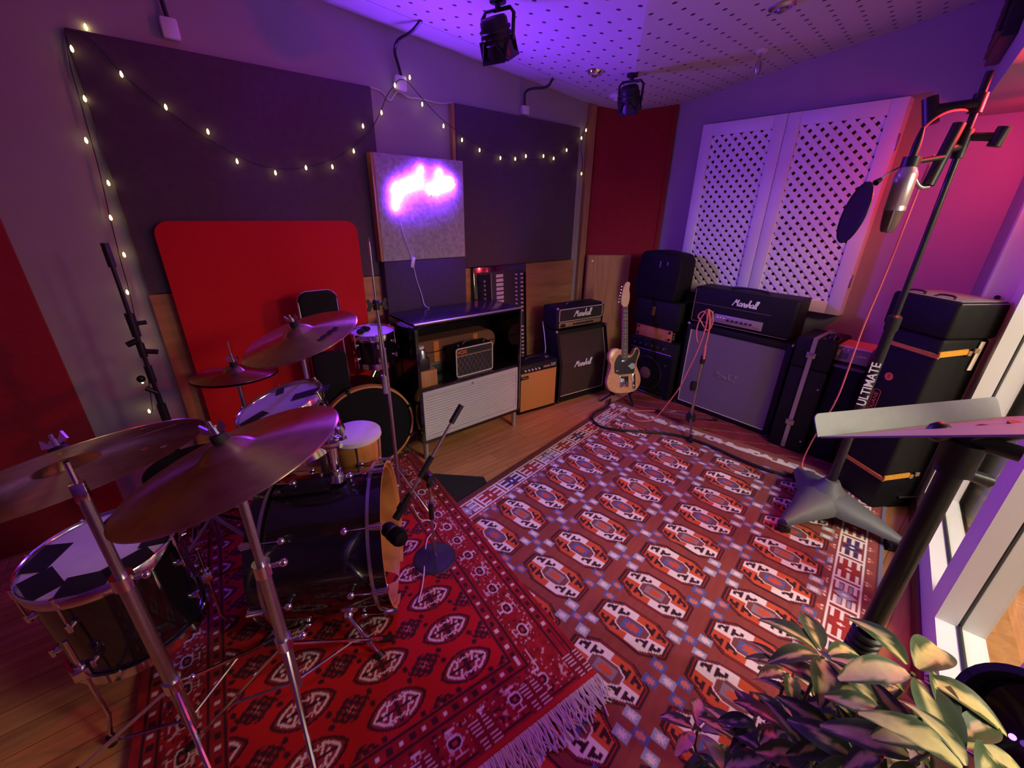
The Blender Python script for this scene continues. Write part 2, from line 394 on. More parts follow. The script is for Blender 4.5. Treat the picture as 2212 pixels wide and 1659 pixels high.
# glazed partition to the control room
posts = [(-.06, .10), (-1.10, -.945), (-1.85, -1.706), (-2.75, -2.6)]  # last bay is out of view, glazed to let light onto plant and desk
g = gp()
for a, b in posts: g.box(a, b, -.06, 0, 0, 2.1)
for (a, _), (_, b) in zip(posts, posts[1:]): g.box(b, a, -.06, 0, 0, .165); g.box(b, a, -.06, 0, 1.95, 2.1)
w = struct('window_1', g, 'framew')
g = gp()
for a, b in posts: g.box(a+.006, b-.006, -.072, -.06, .0, 2.1)
for (a, _), (_, b) in zip(posts, posts[1:]): g.box(b-.006, a+.006, -.072, -.06, 0, .172); g.box(b-.006, a+.006, -.072, -.06, 1.943, 2.1)
struct('gasket', g, 'gasket', w)
g = gp()
for a, b in posts: g.box(a, b, -.135, -.072, 0, 2.1)
for (a, _), (_, b) in zip(posts, posts[1:]): g.box(b, a, -.135, -.072, 0, .165); g.box(b, a, -.135, -.072, 1.95, 2.1)
struct('inner_frame', g, 'framew', w)
for (a, _), (_, b) in zip(posts, posts[1:]):
    g = gp(); g.box(b-.004, a+.004, -.069, -.063, .168, 1.947); struct('pane', g, 'glass', w)
g = gp(); g.box(-2.75, .10, 0, .022, 0, .05, .008); struct('baseboard_front', g, 'skirt')
g = gp(); g.box(.10, .16, -.05, .10, 0, 2.1); jb = struct('trim_2', g, 'framew')
for z in (.62, 1.22):
    g = gp(); g.cyl((.101, .05, z), (.092, .05, z), .011, n=14); struct('bolt_hole', g, 'gasket', jb)
# control room beyond the glass
g = gp(); g.box(-4.6, .9, -3., -.135, -.06, -.001); struct('floor.001', g, 'floor2')
g = gp(); g.box(-2.75, .1, -.30, -.136, -.001, .004); struct('trim_3', g, 'plyv')
g = gp(); g.box(-4.6, .9, -3.1, -3., 0, 2.5); g.box(.8, .9, -3., -.135, 0, 2.5); g.box(-4.7, -4.6, -3., -.13, 0, 2.5); struct('wall_control_room', g, 'wallwhite')
g = gp(); g.box(-4.6, .9, -3.1, -.13, 2.45, 2.55); struct('ceiling.001', g, 'wallwhite')
# control room cabinet
t = thing('storage_cabinet', 'pale grey cupboard standing behind the glass in the next room', 'cabinet', mtx=PM @ Matrix.Translation(V((-.12, -.78, 0))))
def pg(T=t):
    g = G(); g.T = MW[T.name]; return g
def pobj(n, g, m, par): return obj(n, g, m, par, world=True)
g = pg(); g.box(.02, .6, -.6, .58, .06, 1.15); g.box(.06, .6, -.58, .56, 0, .06); pobj('body', g, 'cabgrey', t)
for i, (z0, z1) in enumerate(((.08, .40), (.42, 1.13))):
    for y0, y1 in ((-.59, -.01), (.01, .57)):
        g = pg(); g.box(0, .02, y0, y1, z0, z1, .003); d = pobj('door', g, 'cabgrey', t)
        g = pg(); g.box(-.012, 0, y0+.1, y0+.22, z1-.09, z1-.075, .004); pobj('handle', g, 'black', d)
# wall dado and acoustic panels on the back wall
g = G(); g.box(-.09, 2.93, YA-.028, YA, 0, 1.166); t = obj('plywood_wainscot', g, 'ply'); tag(t, 'orange brown plywood lining along the lower back wall', 'wall panel')
def panel(name, label, x0, x1, z0, z1, th, m, bev=.006):
    g = G(); g.box(x0, x1, YA-th, YA, z0, z1, bev); return tag(obj(name, g, m), label, 'acoustic panel', None)
panel('acoustic_panel', 'large dark purple grey fabric panel above the red screen', -.085, 1.139, 1.172, 2.205, .036, 'fabric')
panel('acoustic_panel', 'dark purple grey fabric panel right of the neon sign', 1.694, 2.888, 1.172, 2.205, .036, 'fabric')
panel('acoustic_panel', 'dark red fabric panel at the far left edge of the room', -1.9, -.466, 0, 2.3, .03, 'redcloth')
g = G(); g.box(1.668, 1.692, YA-.03, YA, 1.168, 2.20); tag(obj('timber_batten', g, 'trimwood'), 'thin upright timber strip at the left edge of the right grey panel', 'batten')
# corner bass trap
P, Q = V((3.085, 2.685, 0)), V((3.685, 2.305, 0)); u = (Q-P).normalized(); nn = V((u.y, -u.x, 0))
t = thing('corner_bass_trap', 'tall dark red cloth bass trap across the far corner', 'bass trap', (3.4, 2.55, 0))
def diag(a0, a1, d0, d1, z0, z1, zt=None):
    g = G(); L = (Q-P).length
    ps = [P+u*a0*L+nn*d0, P+u*a1*L+nn*d0, P+u*a1*L+nn*d1, P+u*a0*L+nn*d1]
    lo = [g.bm.verts.new((p.x, p.y, z0)) for p in ps]; hi = [g.bm.verts.new((p.x, p.y, (zC(p.x, p.y)-.002) if z1 is None else z1)) for p in ps]
    for i in range(4): g.bm.faces.new((lo[i], lo[(i+1) % 4], hi[(i+1) % 4], hi[i]))
    g.bm.faces.new(lo); g.bm.faces.new(hi); return g
g = diag(.02, .5, -.03, 0, 0, None); obj('cloth_panel', g, 'redcloth', t, True)
g = diag(.5, .95, -.03, 0, 0, None); obj('cloth_panel', g, 'redcloth', t, True)
g = diag(.95, 1., -.04, .012, 0, None); obj('timber_edge', g, 'redcloth', t, True)
g = G(); g.box(3.0, 3.075, YA-.035, YA, 0, 2.38); obj('timber_edge', g, 'trimwood', t, True)
t = thing('plywood_sheet', 'plain plywood sheet under the red corner trap', 'panel', (3.3, 2.45, 0))
g = diag(.02, .60, .03, .085, 0, 1.205); obj('board', g, 'plyv', t, True)
for a in (.08, .52):
    g = G(); p = P+u*(Q-P).length*a+nn*.085; g.cyl((p.x, p.y, 1.155), (p+nn*.004)+V((0, 0, 1.155)), .009, n=14); obj('screw', g, 'steel', t, True)
# lattice shutters ------------------------------------------------
def clip(poly, x0, x1, y0, y1):
    def cl(P, f, it):
        o = []
        for i, p in enumerate(P):
            q = P[(i+1) % len(P)]; a, b = f(p), f(q)
            if a >= 0: o.append(p)
            if a*b < 0: o.append(it(p, q, a/(a-b)))
        return o
    L = lambda p, q, t: (p[0]+(q[0]-p[0])*t, p[1]+(q[1]-p[1])*t)
    for f in (lambda p: p[0]-x0, lambda p: x1-p[0], lambda p: p[1]-y0, lambda p: y1-p[1]):
        if len(poly) < 3: return []
        poly = cl(poly, f, L)
    return poly
t = thing('lattice_shutters', 'pair of white lattice doors mounted on the right wall', 'shutters', (XB, 1.38, .92))
YZ = Matrix(((0, 0, 1, 0), (1, 0, 0, 0), (0, 1, 0, 0), (0, 0, 0, 1)))   # local (x,y,z) -> world (z,x,y)
y0, y1, z0, z1 = .745, 2.0, .928, 2.228
g = G(); g.box(3.625, XB, y0, y0+.02, z0, z1); g.box(3.625, XB, y1-.02, y1, z0, z1); g.box(3.625, XB, y0+.02, y1-.02, z0, z0+.02); g.box(3.625, XB, y0+.02, y1-.02, z1-.02, z1); obj('casing', g, 'framew', t, True)
g = G(); g.box(3.66, 3.68, y0+.02, y1-.02, z0+.02, z1-.02); obj('backing_cloth', g, 'redcloth', t, True)
for a, b in ((y0, 1.383), (1.387, y1)):
    g = G(); fw = .085
    g.box(3.598, 3.625, a, a+fw, z0, z1, .004); g.box(3.598, 3.625, b-fw, b, z0, z1, .004)
    g.box(3.598, 3.625, a+fw, b-fw, z0, z0+fw, .004); g.box(3.598, 3.625, a+fw, b-fw, z1-fw, z1, .004)
    d = obj('door', g, 'framew', t, True)
    g = G(); pit_, wd = .0515, .0305; c0, c1, e0, e1 = a+fw, b-fw, z0+fw, z1-fw
    for k in (0, 1):
        s = 1 if k == 0 else -1; dr = (math.cos(PI/4), s*math.sin(PI/4)); nr = (-dr[1], dr[0])
        for i in range(-60, 61):
            cx, cy = c0+nr[0]*i*pit_, e0+nr[1]*i*pit_
            poly = [(cx+dr[0]*m+nr[0]*w_, cy+dr[1]*m+nr[1]*w_) for m, w_ in ((-3, -wd/2), (3, -wd/2), (3, wd/2), (-3, wd/2))]
            poly = clip(poly, c0, c1, e0, e1)
            if len(poly) > 2: g.prism(poly, 3.607+.006*k, 3.613+.006*k, YZ)
    obj('lattice', g, 'lattice', d, True)
for y in (.75,):
    for z in (1.12, 1.95):
        g = G(); g.box(3.60, 3.63, y0-.006, y0, z, z+.09, .002); obj('hinge', g, 'steel', t, True)
# bulkhead air vent
t = thing('air_vent', 'dark air vent on the bulkhead above the glazing', 'vent', mtx=PM @ Matrix.Translation(V((.1, .36, 2.42))))
g = pg(t); g.box(-.24, .24, 0, .05, -.16, .16, .006); pobj('frame', g, 'black', t)
for i in range(7):
    g = pg(t); g.box(-.22, .22, .05, .062, -.135+i*.043, -.115+i*.043); pobj('slat', g, 'black', t)
# cable boxes on the back wall
def cbox(label, x, z, w, h, cab):
    t = thing('junction_box', label, 'junction box', (x, YA, z), group='cable boxes on the back wall')
    g = G(); g.box(x-w/2, x+w/2, YA-.045, YA, z-h/2, z+h/2, .006); obj('box', g, 'whitepl', t, True)
    g = G(); g.tube(cab, .0085, 8, smooth=2); obj('cable', g, 'blackcable', t, True)
zc = lambda x, y: zC(x, y)-.002
cbox('white cable box at the top left above the large grey panel', .262, 2.275, .06, .075, [(.262, 2.675, 2.31), (.255, 2.675, 2.40), (.235, 2.66, 2.5), (.225, 2.6, zc(.225, 2.6))])
cbox('white cable box with the string light hooked over it', 1.325, 2.25, .07, .075, [(1.335, 2.67, 2.285), (1.32, 2.67, 2.34), (1.30, 2.67, 2.40), (1.30, 2.62, 2.44), (1.33, 2.5, 2.45), (1.345, 2.42, zc(1.345, 2.42))])
cbox('white cable box above the right grey panel near the corner', 2.295, 2.245, .06, .055, [(2.295, 2.675, 2.27), (2.29, 2.675, 2.32), (2.27, 2.65, 2.35), (2.27, 2.58, 2.36), (2.35, 2.5, 2.36), (2.37, 2.475, zc(2.37, 2.475))])
g = G(); g.tube([(1.14, 2.694, 2.21), (1.22, 2.694, 2.20), (1.26, 2.694, 2.15), (1.29, 2.69, 2.19), (1.31, 2.69, 2.215), (1.34, 2.69, 2.21), (1.38, 2.69, 2.19), (1.45, 2.694, 2.20), (1.6, 2.694, 2.19), (1.69, 2.694, 2.21)], .004, 6, smooth=2)
tag(obj('flex_cable', g, 'whitecable'), 'thin white cable looping along the back wall under the middle cable box', 'cable')
# ceiling fittings
def spot(label, x, y, az, tilt, s=1.):
    z = zC(x, y); t = thing('stage_spotlight', label, 'spotlight', (x, y, z), az, group='black stage spotlights on the ceiling')
    T0 = MW[t.name]
    def gg(extra=None):
        g = G(); g.T = T0 @ Matrix.Scale(s, 4) @ (extra or Matrix.Identity(4)); return g
    g = gg(); g.cyl((0, 0, -.015), (0, 0, .0), .035); g.cyl((0, 0, -.04), (0, 0, -.015), .012); obj('mount', g, 'black', t, True)
    g = gg(); g.tube([(0, -.075, -.15), (0, -.078, -.06), (0, -.06, -.04), (0, .06, -.04), (0, .078, -.06), (0, .075, -.15)], .008, 8); obj('yoke', g, 'black', t, True)
    X = Matrix.Translation(V((0, 0, -.15))) @ Matrix.Rotation(tilt, 4, 'Y')
    g = gg(X); g.lathe([(0, .085), (.05, .085), (.058, .075), (.062, .0), (.064, -.06), (.055, -.062), (.05, -.03), (0, -.03)], 28)
    for k in range(3): g.lathe([(.066, .05-k*.02), (.068, .045-k*.02), (.066, .04-k*.02)], 28)
    obj('can', g, 'black', t, True)
    for k in range(4):
        a = k*PI/2; c, s_ = math.cos(a), math.sin(a)
        g = gg(X @ Matrix.Rotation(a, 4, 'Z')); g.prism([(-.055, 0), (.055, 0), (.075, .085), (-.075, .085)], -.002, .002, Matrix.Translation(V((.064, 0, -.06))) @ Matrix.Rotation(R(-118), 4, 'Y') @ Matrix(((0, 1, 0, 0), (1, 0, 0, 0), (0, 0, 1, 0), (0, 0, 0, 1))))
        obj('barn_door', g, 'black', t, True)
    return t
spot('larger black spotlight hanging at the top centre of the ceiling', 1.40, 1.83, R(200), R(28), 1.05)
spot('black spotlight hanging near the red corner trap', 2.49, 1.90, R(200), R(28), .95)
def disc(label, name, x, y, r, h, m, cat):
    z = zC(x, y); t = thing(name, label, cat, (x, y, z))
    nrm = V((-.073, .092, -1)) if y > .793*x-.0887 else V((.103, -.13, -1)); T0 = frame((x, y, z), nrm)
    g = G(); g.T = T0; g.lathe([(0, -.002), (r, -.002), (r, h*.4), (r*.8, h), (r*.55, h), (r*.5, h*.5), (0, h*.5)], 32); obj('rim', g, m, t, True)
    g = G(); g.T = T0; g.lathe([(0, h*.2), (r*.45, h*.3), (r*.42, h*1.3), (r*.2, h*1.8), (0, h*1.9)], 24); obj('centre', g, 'chrome' if m == 'chrome' else m, t, True)
disc('round chrome downlight between the two spotlights', 'downlight', 2.35, 2.08, .05, .02, 'chrome', 'downlight')
disc('white smoke alarm on the ceiling behind the far spotlight', 'smoke_alarm', 2.87, 2.31, .055, .02, 'whitepl', 'smoke alarm')
disc('round dark downlight at the top right of the ceiling', 'downlight', 2.444, 1.077, .055, .018, 'steel', 'downlight')
x, y = 3.033, 1.401; z = zC(x, y)
t = thing('hanging_sensor', 'small silver sensor hanging from the ceiling above the lattice doors', 'sensor', (x, y, z))
g = G(); g.lathe([(0, 0), (.035, 0), (.03, -.012), (0, -.014)], 24, (x, y, z)); obj('rose', g, 'whitepl', t, True)
g = G(); g.cyl((x, y, z-.06), (x, y, z-.01), .005, n=8); obj('rod', g, 'steel', t, True)
g = G(); g.lathe([(0, -.05), (.014, -.052), (.018, -.07), (.018, -.10), (.012, -.112), (.012, -.125), (0, -.13)], 20, (x, y, z)); obj('head', g, 'steel', t, True)
# ================================================================== BACK WALL THINGS
g = G(); g.box(1.085, 1.70, 2.60, 2.672, 0, 1.26, .004); tag(obj('dark_fabric_board', g, 'darkfelt'), 'dark grey board behind the black cabinet, under the pale neon board', 'acoustic panel')
t = thing('neon_board', 'pale grey felt board with the violet neon sign on it', 'acoustic panel', (1.39, 2.636, 1.262))
g = G(); g.box(1.085, 1.70, 2.60, 2.672, 1.262, 1.872, .004); obj('felt_face', g, 'felt', t, True)
g = G(); g.box(1.070, 1.0845, 2.602, 2.672, 1.262, 1.872); obj('timber_side', g, 'plyv', t, True)
t = thing('neon_sign', 'glowing violet neon script sign on the pale grey board', 'neon sign', (1.4, 2.6, 1.65))
g = G()
script(g, 'good', facem((1.183, 2.585, 1.648), (1, 0, 0), (0, 0, 1)), .054, .0085, slope=.34, shear=.12, n=8)
script(g, 'vibes', facem((1.424, 2.585, 1.652), (1, 0, 0), (0, 0, 1)), .058, .0085, slope=.36, shear=.1, n=8)
obj('tubes', g, 'neon', t, True)
g = G()
for x, z in ((1.22, 1.60), (1.34, 1.74), (1.45, 1.66), (1.60, 1.74)): g.cyl((x, 2.60, z), (x, 2.588, z), .005, n=8)
obj('standoffs', g, 'whitepl', t, True)
g = G(); g.tube([(1.205, 2.592, 1.56), (1.215, 2.592, 1.47), (1.25, 2.594, 1.36), (1.275, 2.594, 1.275)], .0022, 6, smooth=2)
g.tube([(1.283, 2.592, 1.22), (1.30, 2.592, 1.12), (1.33, 2.592, 1.03), (1.335, 2.58, .955), (1.34, 2.52, .949)], .0028, 6, smooth=2); obj('lead', g, 'whitecable', t, True)
g = G(); g.box(-.012, .012, -.008, .008, -.034, .034, .005, rot=Matrix.Rotation(R(15), 3, 'Y')); g.bm.transform(Matrix.Translation(V((1.279, 2.590, 1.247)))); obj('inline_switch', g, 'whitepl', t, True)
# red screen
def rrect(x0, x1, z0, z1, r, n=8, corners=(1, 1, 1, 1)):
    o = []
    for k, (cx, cz, a) in enumerate(((x1-r, z1-r, 0), (x0+r, z1-r, 90), (x0+r, z0+r, 180), (x1-r, z0+r, 270))):
        if corners[k]: o += [(cx+r*math.cos(R(a+90*i/n)), cz+r*math.sin(R(a+90*i/n))) for i in range(n+1)]
        else: o.append(((x1, z1), (x0, z1), (x0, z0), (x1, z0))[k])
    return o
XZ = Matrix(((1, 0, 0, 0), (0, 0, -1, 0), (0, 1, 0, 0), (0, 0, 0, 1)))
t = thing('red_screen', 'big red felt office screen with rounded corners leaning behind the drums', 'screen', (.47, 2.64, 0))
g = G(); g.prism(rrect(0, .95, .03, 1.503, .065), -2.66, -2.625, XZ); obj('felt_panel', g, 'screen', t, True)
for x in (.12, .83):
    g = G(); g.box(x-.03, x+.03, 2.47, 2.665, 0, .03, .006); obj('foot', g, 'blackmetal', t, True)
# string lights -------------------------------------------------------------
BL = [(155, 105), (262, 160), (358, 231), (449, 284), (512, 348), (595, 373), (661, 362), (718, 360), (764, 326), (784, 272), (824, 243), (853, 184), (885, 167), (912, 225), (958, 272), (998, 302), (1036, 324), (1081, 341), (1113, 343), (1136, 337), (1174, 337), (1196, 342), (1224, 324), (1256, 298), (1266, 281), (1256, 375)]
BV = [(183, 213), (186, 303), (234, 395), (239, 470), (268, 550), (275, 631), (293, 703), (313, 755), (307, 824), (322, 888)]
"""the bulbs hang in the plane just in front of the back wall; these are their measured wall coordinates"""
def wallpt(px, py, Y):
    v = r2*((px-1106)/887.23)+d2*((py-829.5)/887.23)+f
    k = Y/v.y; return V((v.x*k, Y, H+v.z*k))
t = thing('string_lights', 'warm white string lights swagged across the back wall', 'string lights', (1.2, 2.64, 1.9))
main = [wallpt(x, y, 2.640) for x, y in BL]; vert = [wallpt(x, y, 2.655) for x, y in BV]
def wirepath(pts, off):
    return [p+V((0, .004, off)) for p in pts]
g = G()
wp = [(140, 62), (200, 82), (262, 163), (358, 236), (430, 290), (512, 336), (560, 358), (620, 368), (680, 358), (718, 346), (764, 318), (800, 285), (824, 238), (835, 205), (853, 184), (861, 170), (880, 174), (912, 214), (958, 262), (998, 290), (1036, 318), (1081, 335), (1126, 349), (1180, 341), (1224, 316), (1256, 296), (1263, 278), (1268, 264)]
g.tube([wallpt(x, y, 2.650) for x, y in wp], .0022, 6, smooth=2)
g.tube([wallpt(x, y, 2.650) for x, y in ((1263, 284), (1256, 300), (1254, 325), (1259, 345), (1256, 375))], .003, 6, smooth=2)
g.tube([wallpt(x, y, 2.672) for x, y in ((140, 62), (150, 140), (170, 205), (190, 280), (210, 350), (222, 400), (235, 460), (250, 520), (262, 570), (280, 630), (292, 690), (305, 740), (318, 800), (325, 850), (330, 890))], .0022, 6, smooth=2)
obj('wire', g, 'wire', t, True)
for p in main+vert+[wallpt(185, 58, 2.69)]:
    g = G(); g.lathe([(0, .012), (.003, .008), (.0052, 0), (.0045, -.008), (0, -.013)], 10, p); obj('bulb', g, 'bulb', t, True)
# ------------------------------------------------------------------ black cabinet with roller shutter
t = thing('shelf_cabinet', 'black cabinet with an open shelf over a pale roller shutter', 'cabinet', (1.055, 2.18, 0))
T0 = MW[t.name]
def lg(T=None):
    g = G(); g.T = T if T is not None else T0; return g
W_, D_ = .83, .36
g = lg(); g.prism(rrect(0, D_, .13, .945, .05, 6, (0, 1, 0, 0)), 0, .02, YZ); g.box(W_-.02, W_, 0, D_, .13, .945); g.box(.02, W_-.02, D_-.012, D_, .13, .93); g.box(.02, W_-.02, .0, D_-.012, .13, .15); obj('carcass', g, 'gloss', t, True)
g = lg(); g.box(.0, W_, .012, D_, .925, .948, .006); obj('top', g, 'cabtop', t, True)
g = lg(); g.box(.0, W_, -.002, .012, .938, .949, .003); g.box(W_-.004, W_+.001, -.002, .008, .15, .945); obj('edge_trim', g, 'alu', t, True)
g = lg(); g.box(.02, W_-.02, .005, D_-.012, .505, .522); obj('shelf', g, 'gloss', t, True)
g = lg()
g.box(.022, W_-.022, .0, .016, .455, .5, .002); g.box(.022, W_-.022, 0, .016, .15, .178, .002); g.box(.022, .036, 0, .016, .178, .455); g.box(W_-.036, W_-.022, 0, .016, .178, .455)
sh = obj('roller_shutter', g, 'shutter', t, True)
g = lg()
for i in range(15): z = .187+i*.0184; g.cyl((.036, .012, z), (W_-.036, .012, z), .0105, n=10)
obj('slats', g, 'shutter', sh, True)
g = lg(); g.cyl((.40, -.004, .478), (.40, .002, .478), .009, n=14); obj('lock', g, 'chrome', sh, True)
for x, y in ((.03, .025), (W_-.03, .025), (.03, D_-.03), (W_-.03, D_-.03)):
    g = lg(); g.cyl((x, y, .0), (x, y, .13), .018); obj('leg', g, 'alu', t, True)
# things in the shelf
t = thing('practice_amp', 'small black practice amplifier with white trimmed front in the cabinet shelf', 'amplifier', (1.352, 2.215, .523), R(0))
T0 = MW[t.name]; w, d, h = .31, .13, .205
g = lg(); g.box(0, w, .012, d, 0, h, .012); obj('body', g, 'tolex', t, True)
g = lg(); g.prism(rrect(.006, w-.006, .004, h-.004, .016), -.014, -.004, XZ); obj('grille', g, 'cone', t, True)
g = lg(); ps = [V((x, -.004+.008, z)) for x, z in rrect(.006, w-.006, .004, h-.004, .016)]; g.tube(ps, .0045, 8, closed=True); obj('trim', g, 'piping', t, True)
g = lg(); g.box(.01, w-.01, -.002, .006, .148, .154); obj('gold_bar', g, 'gold', t, True)
g = lg()
for i in range(-4, 9):
    for s in (1, -1):
        poly = clip([(i*.036+s*m*.62-.0009, m) for m in (-.2, .4)]+[(i*.036+s*m*.62+.0009, m) for m in (.4, -.2)], .014, w-.014, .012, .146)
        if len(poly) > 2: g.prism(poly, -.0055, -.0045+.0005*s, XZ @ Matrix.Translation(V((0, 0, .002))))
obj('diamond_cloth', g, 'steel', t, True)
textobj('lettering', 'VOX', 'redlogo', t, T0 @ facem((.052, .002, .174), (1, 0, 0), (0, 0, 1)), .036, .001, bold=.0006)
g = lg(); g.tube([(.09, .06, h), (.10, .06, h+.018), (.155, .06, h+.024), (.21, .06, h+.018), (.22, .06, h)], .006, 8, smooth=2); obj('handle', g, 'black', t, True)
for x in (.05, .26):
    g = lg(); g.cyl((x, .05, h), (x, .05, h+.012), .009, n=14); obj('knob', g, 'steel', t, True)
g = G(); g.box(1.083, 1.2, 2.20, 2.31, .523, .632, .003); tag(obj('wooden_box', g, 'plyv'), 'small orange wooden box at the left end of the cabinet shelf', 'box')
t = thing('card_dispenser', 'black gadget with white top on the small orange box', 'gadget', (1.12, 2.25, .633))
g = G(); g.box(1.088, 1.16, 2.21, 2.28, .633, .715, .006); obj('body', g, 'black', t, True)
g = G(); g.lathe([(.036, .715), (.034, .745), (.026, .765), (0, .768)], 20, (1.118, 2.245, 0)); obj('dome', g, 'steel', t, True)
g = G(); g.lathe([(0, .79), (.022, .788), (.024, .775), (.012, .766), (0, .766)], 16, (1.115, 2.245, 0)); obj('cap', g, 'whitepl', t, True)
t = thing('instrument_case', 'long brown case lying at the back of the cabinet shelf', 'case', (1.45, 2.45, .523))
g = G(); g.prism(rrect(1.09, 1.80, .60, .765, .075, 8), -2.52, -2.38, XZ); obj('body', g, 'brownc', t, True)
for x in (1.30, 1.62):
    g = G(); g.box(x-.02, x+.02, 2.376, 2.381, .61, .755); obj('strap', g, 'strap', t, True)
g = G(); g.box(1.09, 1.80, 2.376, 2.381, .68, .686); obj('zip', g, 'black', t, True)
g = G(); g.box(1.2, 1.7, 2.38, 2.52, .523, .60, .01); tag(obj('cable_tray', g, 'black'), 'low black box under the long brown case on the shelf', 'box')
# ------------------------------------------------------------------ mixing desk standing on end
t = thing('mixing_desk', 'black mixing desk stood on end against the wall behind the cabinet', 'mixer', (2.05, 2.6, 0))
def M0(v): return V(v)
T0 = Matrix.Translation(V((1.79, 2.555, .0))) @ Matrix.Rotation(R(-3.5), 4, 'X')
g = lg(); g.box(0, .53, .012, .075, 0, 1.18, .008); obj('body', g, 'gloss', t, True)
g = lg(); g.box(.035, .495, .004, .014, .06, 1.135, .002); fp = obj('faceplate', g, 'cone', t, True)
g = lg(); g.box(.035, .15, .001, .006, .06, 1.12); obj('blue_strip', g, 'cabtop', t, True)
g = lg(); g.box(.155, .160, 0, .006, .06, 1.12); obj('white_line', g, 'alu', t, True)
g = lg()
for k in range(22):
    z = 1.098-k*.0335; g.box(.205, .275, -.001, .006, z-.010, z+.013)
obj('pale_labels', g, 'patch', t, True)
for k in range(22):
    z = 1.098-k*.0335
    if 10 <= k < 13: continue
    g = lg(); g.box(.455, .478, -.008, .006, z-.006, z+.006, .002); obj('fader', g, 'piping', t, True)
    g = lg(); g.cyl((.405, .006, z), (.405, -.012, z), .0075, .006, n=10); obj('knob', g, 'patch', t, True)
for k in range(7):
    g = lg(); g.cyl((.085, .004, 1.07-k*.033), (.085, -.012, 1.07-k*.033), .011, .009, n=10); obj('jack', g, 'steel', t, True)
# ------------------------------------------------------------------ amplifiers
def knobs(t, xs, y, z, r=.008, m='black', n='knob', d=.012):
    for x in xs:
        g = lg(); g.cyl((x, y, z), (x, y-d, z), r, r*.8, n=12); obj(n, g, m, t, True)
def corners(t, w, d, h, y=0.):
    for x in (.0, w):
        for z in (.0, h):
            g = lg(); g.ball((x+(.006 if x == 0 else -.006), y+.006, z+(.006 if z == 0 else -.006)), .014, n=10); obj('corner_protector', g, 'black' if z == 0 else 'steel', t, True)
t = thing('combo_amplifier', 'small combo amplifier with tan woven grille beside the pale roller shutter', 'amplifier', (1.99, 2.306, 0), R(-6.3)); T0 = MW[t.name]
w, d, h = .39, .20, .44
g = lg(); g.box(0, w, .0, d, .0, h, .01); obj('body', g, 'trimcl' if False else 'tolex', t, True)
g = lg(); g.box(.014, w-.016, -.004, .004, .03, .365, .002); obj('grille', g, 'cane', t, True)
g = lg(); g.box(.012, w-.014, -.006, .004, .375, .425, .002); obj('control_panel', g, 'black', t, True)
knobs(t, [.05+i*.034 for i in range(5)], -.006, .392, .0085, 'whitepl')
g = lg(); g.box(.235, .30, -.0075, -.005, .388, .404); g.box(.31, .36, -.0075, -.005, .388, .404); obj('name_strip', g, 'silverpanel', t, True)
knobs(t, [.315+i*.018 for i in range(3)], -.006, .412, .004, 'whitepl', 'switch', .008)
g = lg(); g.box(.012, .085, -.010, -.004, .315, .345, .002); bd = obj('badge', g, 'black', t, True)
textobj('lettering', 'Mesa', 'silverpanel', t, T0 @ facem((.047, -.0105, .330), (1, 0, 0), (0, 0, 1)), .026, .0006, shear=.3)
g = lg(); g.tube([(.12, .1, h), (.13, .1, h+.016), (.195, .1, h+.02), (.26, .1, h+.016), (.27, .1, h)], .006, 8, smooth=2); obj('handle', g, 'black', t, True)
g = lg(); g.box(.30, .34, .06, .09, h, h+.012, .003); obj('latch', g, 'steel', t, True)
# left speaker cabinet + head
t = thing('slanted_speaker_cabinet', 'black slant front speaker cabinet with brown grille left of the guitar', 'speaker cabinet', (2.405, 2.262, 0), R(-6.3)); T0 = MW[t.name]
w, d, h = .575, .27, .645
prof = [(0, .015), (d, .015), (d, h), (.075, h), (0, .36)]
g = lg(); g.prism(prof, 0, .028, YZ); g.prism(prof, w-.028, w, YZ); g.prism([(.02, .03), (d, .03), (d, h-.02), (.09, h-.02), (.02, .36)], .028, w-.028, YZ); g.box(.02, w-.02, .0, d, .015, .055); g.prism([(.068, h-.03), (d, h-.03), (d, h), (.075, h)], .02, w-.02, YZ); obj('body', g, 'tolex', t, True)
g = lg(); g.box(.03, w-.03, .012, .024, .06, .36); obj('grille', g, 'grille', t, True)
sl = math.atan2(.075, h-.36)
g = lg(); g.prism([(.012, .36), (.024, .36), (.096, h-.03), (.079, h-.03)], .03, w-.03, YZ); obj('grille', g, 'grille', t, True)
g = lg()
g.tube([(.034, .012, .064), (w-.034, .012, .064)], .004, 6); g.tube([(w-.034, .012, .064), (w-.034, .010, .36), (w-.034, .078, h-.034)], .004, 6); obj('piping', g, 'piping', t, True)
for x in (.0, w):
    g = lg(); g.ball((x+(.006 if x == 0 else -.006), .077, h-.006), .015, n=10); obj('corner_protector', g, 'steel', t, True)
    g = lg(); g.ball((x+(.006 if x == 0 else -.006), .006, .02), .014, n=10); obj('corner_protector', g, 'black', t, True)
for x in (.06, w-.06):
    for y in (.05, d-.05):
        g = lg(); g.cyl((x, y, 0), (x, y, .016), .014); obj('rubber_foot', g, 'black', t, True)
g = lg(); script(g, 'Marshall', T0.inverted() @ T0 @ facem((.17, .004, .318), (1, 0, .0), (0, 0, 1)), .0295, .0040, shear=.25); obj('lettering', g, 'logo', t, True)
